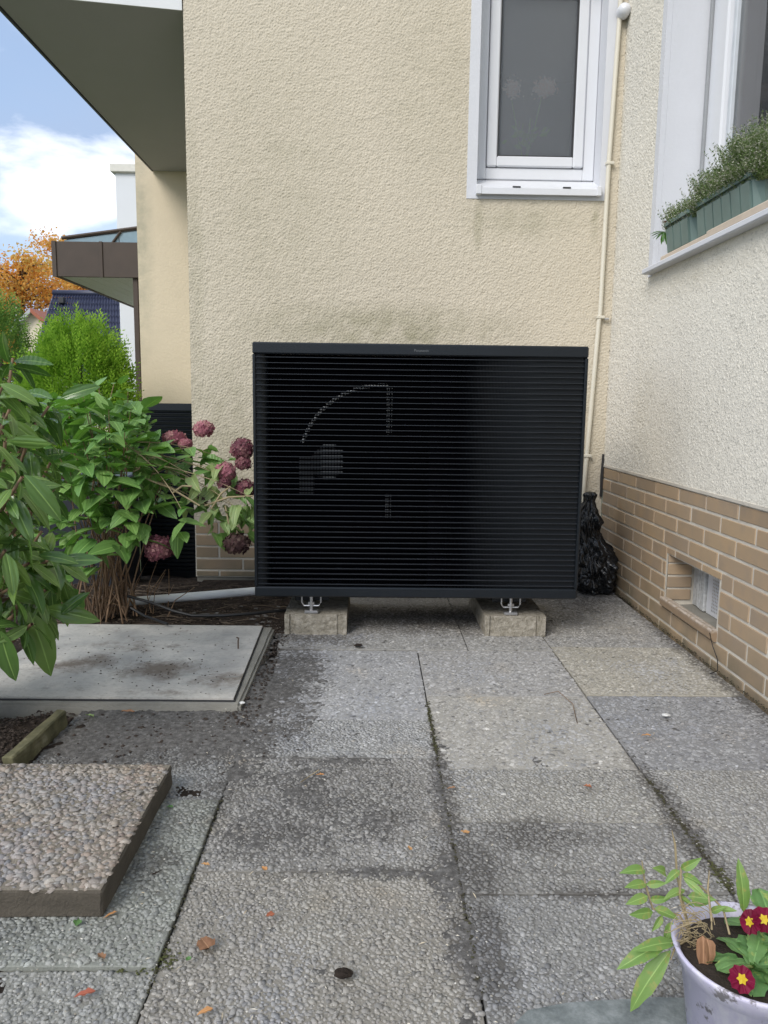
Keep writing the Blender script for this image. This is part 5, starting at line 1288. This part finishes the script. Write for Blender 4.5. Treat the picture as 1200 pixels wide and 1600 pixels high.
# ------------------------------------------------------------------ neighbours: balcony house, louvred unit, canopy, far houses
nb = thing('neighbour_house', (-1.5, 6.8, 0), 'smooth cream neighbour house with a grey balcony slab overhead', 'house')
mb = MB(); mb.add([(-2.0, 6.8, -.2), (-.95, 6.8, -.2), (-.95, 6.8, 5.2), (-2.0, 6.8, 5.2)], [(0, 1, 2, 3)])
mb.add([(-2.0, 6.8, -.2), (-2.0, 6.8, 5.2), (-2.0, 12.5, 5.2), (-2.0, 12.5, -.2)], [(0, 1, 2, 3)]); build('wall', mb, 'far_cream', nb)
mb = MB(); ZS = 2.822; q = [(-.952, 4.10), (-1.835, 3.962), (-1.846, 6.79), (-.952, 6.79)]
mb.prism(q, ZS, ZS + .20); bal = build('balcony_slab', mb, 'soffit', nb)
mb = MB(); mb.prism([(-.952, 4.092), (-1.842, 3.953), (-1.842, 3.961), (-.952, 4.099)], ZS - .004, ZS + 1.1); build('balcony_front', mb, 'fascia_white', nb)
mb = MB(); mb.box(-1.858, -1.8465, 3.97, 6.79, ZS - .006, ZS + .22); build('drip_edge', mb, plain('grey_drip_edge', (.10, .105, .11), .5), nb)

lu = thing('louvred_unit', (-1.15, 4.5, 0), 'black louvred outdoor unit half hidden behind the wall corner', 'heat pump')
ux0, ux1, uy = -1.335, -.966, 4.42
mb = MB(); mb.box(ux0, ux1, uy + .02, uy + .95, -.12, .905, .004); build('casing', mb, 'black_metal', lu)
mb = MB(); mb.box(ux0 - .001, ux1 + .001, uy - .004, uy + .0195, .865, .907, .003); mb.box(ux0 - .001, ux0 + .012, uy - .004, uy + .0195, -.1, .8645, .002); build('front_frame', mb, 'black_metal', lu)
ls = MB(); ls.add([(x, y, z) for x in (ux0 + .0125, ux1) for y, z in ((0, -.0045), (0, -.001), (.018, .006), (.018, .003))], [(0, 1, 5, 4), (1, 2, 6, 5), (2, 3, 7, 6), (3, 0, 4, 7)])
lm = ls.mesh('slat'); lm.materials.append(M['slat_metal'])
for k in range(40):
    o = link('slat', lm, None, lu); o.location = (0, uy - .002, .852 - k * .0235)
mb = MB(); mb.box(-1.72, -1.30, 3.92, 4.30, -.14, .50, .01); cr_ = thing('low_dark_box', (-1.5, 4.1, -.1), 'low dark box with pale sheen along its top behind the hydrangea stems', 'crate')  # plain dark box filling the gaps behind the stems
build('body', mb, plain('dark_box_body', (.012, .015, .022), .5), cr_)
mb = MB(); mb.box(-1.735, -1.285, 3.905, 4.315, .501, .525, .006); build('lid', mb, plain('bluish_top_sheen', (.10, .12, .17), .35), cr_)  # reflection along the box top, put into a paler bluish colour

can = thing('entrance_canopy', (-2.6, 8.0, 0), 'brown metal entrance canopy with glass roof on a slim post', 'canopy')
cx0, cx1, cy0, cy1, cz0, cz1 = -3.19, -2.01, 8.0, 10.6, 2.14, 2.48
mb = MB(); mid = P(158, 400, 8).x
mb.box(cx0, mid - .006, cy0, cy0 + .03, cz0, cz1, .003); build('fascia_panel', mb, 'brown_metal', can)
mb = MB(); mb.box(mid + .006, cx1, cy0, cy0 + .03, cz0, cz1, .003); build('fascia_panel', mb, 'brown_metal', can)
for xa_, xb_ in ((mid - .016, mid + .016), (cx0 - .012, cx0 + .03)):
    mb = MB(); mb.box(xa_, xb_, cy0 - .012, cy0 - .0005, cz0 - .004, cz1 + .003, .002); build('cover_strip', mb, 'brown_metal', can)
mb = MB(); mb.box(cx0, cx0 + .03, cy0 + .031, cy1, cz0, cz1, .003); build('fascia_panel', mb, 'brown_metal', can)
nbd = 9; w = (cx1 - cx0 - .034) / nbd
for k in range(nbd):
    b = MB(); b.box(cx0 + .032 + k * w, cx0 + .032 + (k + 1) * w - .006, cy0 + .031, cy1, cz0 + .012, cz0 + .024, .002); build('soffit_board', b, plain('grey_white_soffit_board', (.52, .54, .52), .6), can)
zl = P(97, 372, 8.05).z; zr = P(212, 353, 8.05).z + .02
mb = MB(); xa = P(100, 372, 8.05).x
for (u, v) in ((0, .5), (.508, 1)):
    b = MB(); b.add([(xa + (cx1 - xa) * u, cy0 + .05, zl + (zr - zl) * u), (xa + (cx1 - xa) * v, cy0 + .05, zl + (zr - zl) * v), (xa + (cx1 - xa) * v, cy1, zl + (zr - zl) * v), (xa + (cx1 - xa) * u, cy1, zl + (zr - zl) * u)], [(0, 1, 2, 3)])
    b.add([(xa + (cx1 - xa) * u, cy0 + .05, cz1 + .004), (xa + (cx1 - xa) * v, cy0 + .05, cz1 + .004), (xa + (cx1 - xa) * v, cy0 + .05, zl + (zr - zl) * v - .02), (xa + (cx1 - xa) * u, cy0 + .05, max(cz1 + .006, zl + (zr - zl) * u - .02))], [(0, 1, 2, 3)])
    build('glass_pane', b, plain('bluish_roof_glass', (.22, .32, .38), .12), can)
mb = MB(); mb.tube([(xa - .02, cy0 + .045, zl), (cx1, cy0 + .045, zr + .01)], .018, 6); mb.tube([((xa + cx1) / 2 - .06, cy0 + .04, cz1), ((xa + cx1) / 2 + .03, cy0 + .04, (zl + zr) / 2)], .012, 6); build('glazing_bar', mb, 'brown_metal', can)
mb = MB(); pxx = P(212, 520, 8.0).x; mb.box(pxx - .024, pxx + .026, cy0 + .035, cy0 + .085, -.12, cz0 + .011, .004); build('post', mb, 'brown_metal', can)

wh = thing('white_house', (-3.0, 12.5, 0), 'tall plain white house wall with a flat parapet behind the canopy', 'house')
mb = MB(); xl = P(184, 400, 12.5).x; zt = P(184, 270, 12.5).z; mb.box(xl, -1.5, 12.5, 16, -.2, zt, .01); build('wall', mb, 'house_white', wh)
mb = MB(); mb.box(xl - .06, -1.45, 12.44, 16.05, zt + .001, P(184, 257, 12.5).z, .01); build('parapet_cap', mb, plain('pale_parapet', (.66, .64, .58), .7), wh)

bh = thing('blue_roof_house', (-10, 27, 0), 'distant house with dark blue tiled roof behind the conifer', 'house')
ra, rb_, ea, eb = P(83, 460, 27), P(192, 461, 27), P(40, 590, 24.5), P(200, 600, 24.5)
mb = MB(); nr, nc = 14, 26
for i in range(nr):
    for j in range(nc):
        def at(u, v, dz): return ra.lerp(rb_, u).lerp(ea.lerp(eb, u), v) + Vector((0, 0, dz))
        u0, u1, v0, v1 = j / nc, (j + 1) / nc, i / nr, (i + 1) / nr; um = (u0 + u1) / 2
        vt = max(0, v0 - .35 / nr); mb.add([at(u0, vt, 0), at(um, vt, .06), at(u1, vt, 0), at(u0, v1, .05), at(um, v1, .11), at(u1, v1, .05)], [(0, 3, 4, 1), (1, 4, 5, 2)])
build('roof', mb, 'roof_blue', bh, False, 'stuff')
mb = MB(); mb.tube([ra + Vector((0, 0, .05)), rb_ + Vector((0, 0, .05))], .10, 8); build('ridge', mb, 'roof_blue', bh, True)
mb = MB(); c = P(97, 472, 26.6); mb.box(c.x - .09, c.x + .09, c.y - .1, c.y + .1, c.z - .05, c.z + .16, .02); build('vent_pipe', mb, 'dark_gap', bh)
mb = MB(); mb.box(ea.x + .9, rb_.x, 25.2, 31, -.2, ea.z + .8); build('wall', mb, 'house_cream', bh)
sh2 = thing('gabled_house', (-14, 33, 0), 'small pale gabled house with red roof far behind the hedge', 'house')
a, b, c = P(30, 512, 33), P(78, 512, 33), P(52, 489, 33)
mb = MB(); z0 = -.2
mb.add([(a.x, 33, z0), (b.x, 33, z0), (b.x, 33, b.z), (c.x, 33, c.z), (a.x, 33, a.z), (a.x, 38, z0), (b.x, 38, z0), (b.x, 38, b.z), (c.x, 38, c.z), (a.x, 38, a.z)], [(0, 1, 2, 3, 4), (1, 6, 7, 2), (0, 4, 9, 5)]); build('wall', mb, 'house_cream', sh2)
for p_, q_ in ((a, c), (b, c)):
    d = (p_ - q_).normalized() * .35; mb = MB(); lo_, hi_ = p_ + d, Vector(q_)
    mb.add([(lo_.x, 32.7, lo_.z), (hi_.x, 32.7, hi_.z), (hi_.x, 38, hi_.z), (lo_.x, 38, lo_.z), (lo_.x, 32.7, lo_.z + .18), (hi_.x, 32.7, hi_.z + .18), (hi_.x, 38, hi_.z + .18), (lo_.x, 38, lo_.z + .18)], [(0, 1, 5, 4), (4, 5, 6, 7), (0, 3, 2, 1)]); build('roof', mb, 'roof_red' if p_ is b else plain('grey_verge', (.42, .42, .44), .7), sh2)

# ------------------------------------------------------------------ conifers and autumn trees
def conifer(base, rx, rz, h, n, mat, label, seed, size=.13, lean=1.0):
    rg = np.random.default_rng(seed); o = thing('conifer_shrub', base, label, 'conifer', 'conifers in the neighbouring garden')
    b = MB(); b.tube([base, Vector(base) + Vector((0, 0, h * .5)), Vector(base) + Vector((.02, 0, h * .8))], [.06, .045, .01], 8); build('trunk', b, 'bark', o)
    u = rg.uniform(-1, 1, n); ph = rg.uniform(0, 2 * np.pi, n); r = rg.uniform(.55, 1.0, n) ** .6
    s = np.sqrt(1 - u * u)
    lump = 1 + .10 * np.sin(3 * ph + 4 * u + seed) + .07 * np.sin(7 * ph - 5 * u)
    c = np.stack([rx * s * np.cos(ph) * r * lump, rz * s * np.sin(ph) * r * lump, h * .5 * u * r * (1 + .06 * np.sin(5 * ph))], -1) + np.array(base) + np.array((0, 0, h * .5))
    outd = np.stack([s * np.cos(ph), s * np.sin(ph), .35 * u + 1.15 * lean], -1); outd += rg.normal(0, .22, outd.shape); outd /= np.linalg.norm(outd, axis=1)[:, None]
    side_ = np.cross(outd, rg.normal(0, 1, outd.shape)); side_ /= np.linalg.norm(side_, axis=1)[:, None]
    L = size * rg.uniform(.6, 1.3, n)
    Vs, Fs, Ts = [], [], []
    m_ = 7                                           # feathery spray: alternating narrow leaflets along a stalk
    for k in range(m_):
        t = k / m_; sg = 1 if k % 2 else -1
        p0 = c + outd * (L * t)[:, None]; d = outd * .75 + side_ * (sg * .62); ln = L * .42 * (1 - .55 * t)
        w = np.cross(d, np.cross(outd, side_)); w /= np.linalg.norm(w, axis=1)[:, None]
        tip = p0 + d * ln[:, None]; mid = p0 + d * (ln * .5)[:, None]
        tri = np.stack([p0, mid + w * (ln * .16)[:, None], tip, mid - w * (ln * .16)[:, None]], 1); Vs.append(tri.reshape(-1, 3))
        Fs.append((np.arange(n) * 4)[:, None] + np.arange(4)[None] + k * n * 4); Ts.append(np.clip(rg.beta(2, 2, n) * .55 + .45 * t + rg.normal(0, .08, n), 0, 1))
    link('crown', np_mesh('crown', np.concatenate(Vs), np.concatenate(Fs), np.concatenate(Ts), False), mat, o)
c1 = P(124, 640, 6.0); conifer((c1.x, 6.0, -.1), .43, .40, 1.60, 7000, 'thuja', 'bright green feathery round conifer in front of the canopy', 3, .12)
c2 = P(2, 640, 6.6); conifer((c2.x, 6.6, -.1), .27, .34, 1.88, 3400, 'conifer_dark', 'darker green conifer at the left picture edge', 4, .10)
c3 = P(48, 640, 7.2); conifer((c3.x + .02, 7.3, -.1), .26, .3, 1.30, 2200, 'conifer_dark', 'low dark conifer between the two taller ones', 8, .10)

def autumn_tree(base, h, rx, zc, rzv, n, label, seed, leaf=.16):
    rg = np.random.default_rng(seed); rr = random.Random(seed); o = thing('autumn_tree', base, label, 'tree', 'autumn trees beyond the houses'); base = Vector(base)
    b = MB(); b.tube([base, base + Vector((.1, 0, h * .25)), base + Vector((0, 0, h * .55)), base + Vector((.2, 0, h * .9))], [.32, .25, .16, .03], 8)
    ends = []
    for k in range(44):
        a = k * 2.4; z = h * rr.uniform(.22, .8); p = base + Vector((0, 0, z)); L = rx * rr.uniform(.6, 1.0) * math.sqrt(max(.15, 1 - ((z - zc) / (rzv * 1.25)) ** 2))
        q = p + Vector((math.cos(a) * L, math.sin(a) * L, rr.uniform(.1, .5) * L)); m_ = p.lerp(q, .5) + Vector((rr.gauss(0, .2), rr.gauss(0, .2), rr.gauss(.1, .2)))
        b.tube([p, m_, q], [.09, .05, .012], 5, False); ends += [m_, q, m_.lerp(q, .5)]
    build('trunk', b, 'bark', o, True)
    E_ = np.array([tuple(e) for e in ends]); idx = rg.integers(0, len(E_), n); c = E_[idx] + rg.normal(0, rx * .14, (n, 3)) * np.array([1, 1, .75])
    d1 = rg.normal(0, 1, (n, 3)); d1 /= np.linalg.norm(d1, axis=1)[:, None]; d2 = np.cross(d1, rg.normal(0, 1, (n, 3))); d2 /= np.linalg.norm(d2, axis=1)[:, None]
    s = leaf * rg.uniform(.5, 1.2, n)[:, None]
    V = np.stack([c - d1 * s, c - d2 * s * .6, c + d1 * s, c + d2 * s * .6], 1).reshape(-1, 3); F = np.arange(4 * n).reshape(n, 4)
    grp = rg.uniform(0, 1, len(E_)); T = np.clip(grp[idx] * .75 + rg.uniform(0, .3, n), 0, 1)
    link('crown', np_mesh('crown', V, F, T, False), 'autumn', o)
tb = P(42, 640, 42); autumn_tree((tb.x, 42, -.2), 9.6, 2.9, 5.4, 4.0, 16000, 'wide orange autumn tree at the left behind the conifers', 21, .10)
tb = P(140, 640, 48); autumn_tree((tb.x, 48, -.2), 12.2, 2.6, 8.0, 4.2, 11000, 'orange autumn tree top showing above the canopy', 22, .10)
tb = P(-60, 640, 46); autumn_tree((tb.x, 46, -.2), 9.0, 3.0, 5.0, 4.0, 11000, 'orange autumn tree cut off by the left picture edge', 23, .10)

sv_ = MB()
for _ in range(330):
    y = .95 + 1.6 * random.random() ** 1.7; x = random.uniform(-.86, 1.15)
    if x < -.45 and y > 1.25: continue
    a = random.uniform(0, 6.28); L = random.uniform(.002, .008); d = Vector((math.cos(a), math.sin(a), random.gauss(0, .1))) * L; p = Vector((x, y, .0035)); q = d.cross(Vector((0, 0, 1))).normalized() * random.uniform(.0006, .0014)
    sv_.add([p - d, p + q + Vector((0, 0, .001)), p + d, p - q + Vector((0, 0, .0003))], [(0, 1, 2, 3)], random.random())
build('straw_slivers', sv_, foliage('dry_straw', [(.34, .26, .16), (.62, .55, .42), (.75, .72, .66)], .8, .1), None, False, 'stuff')
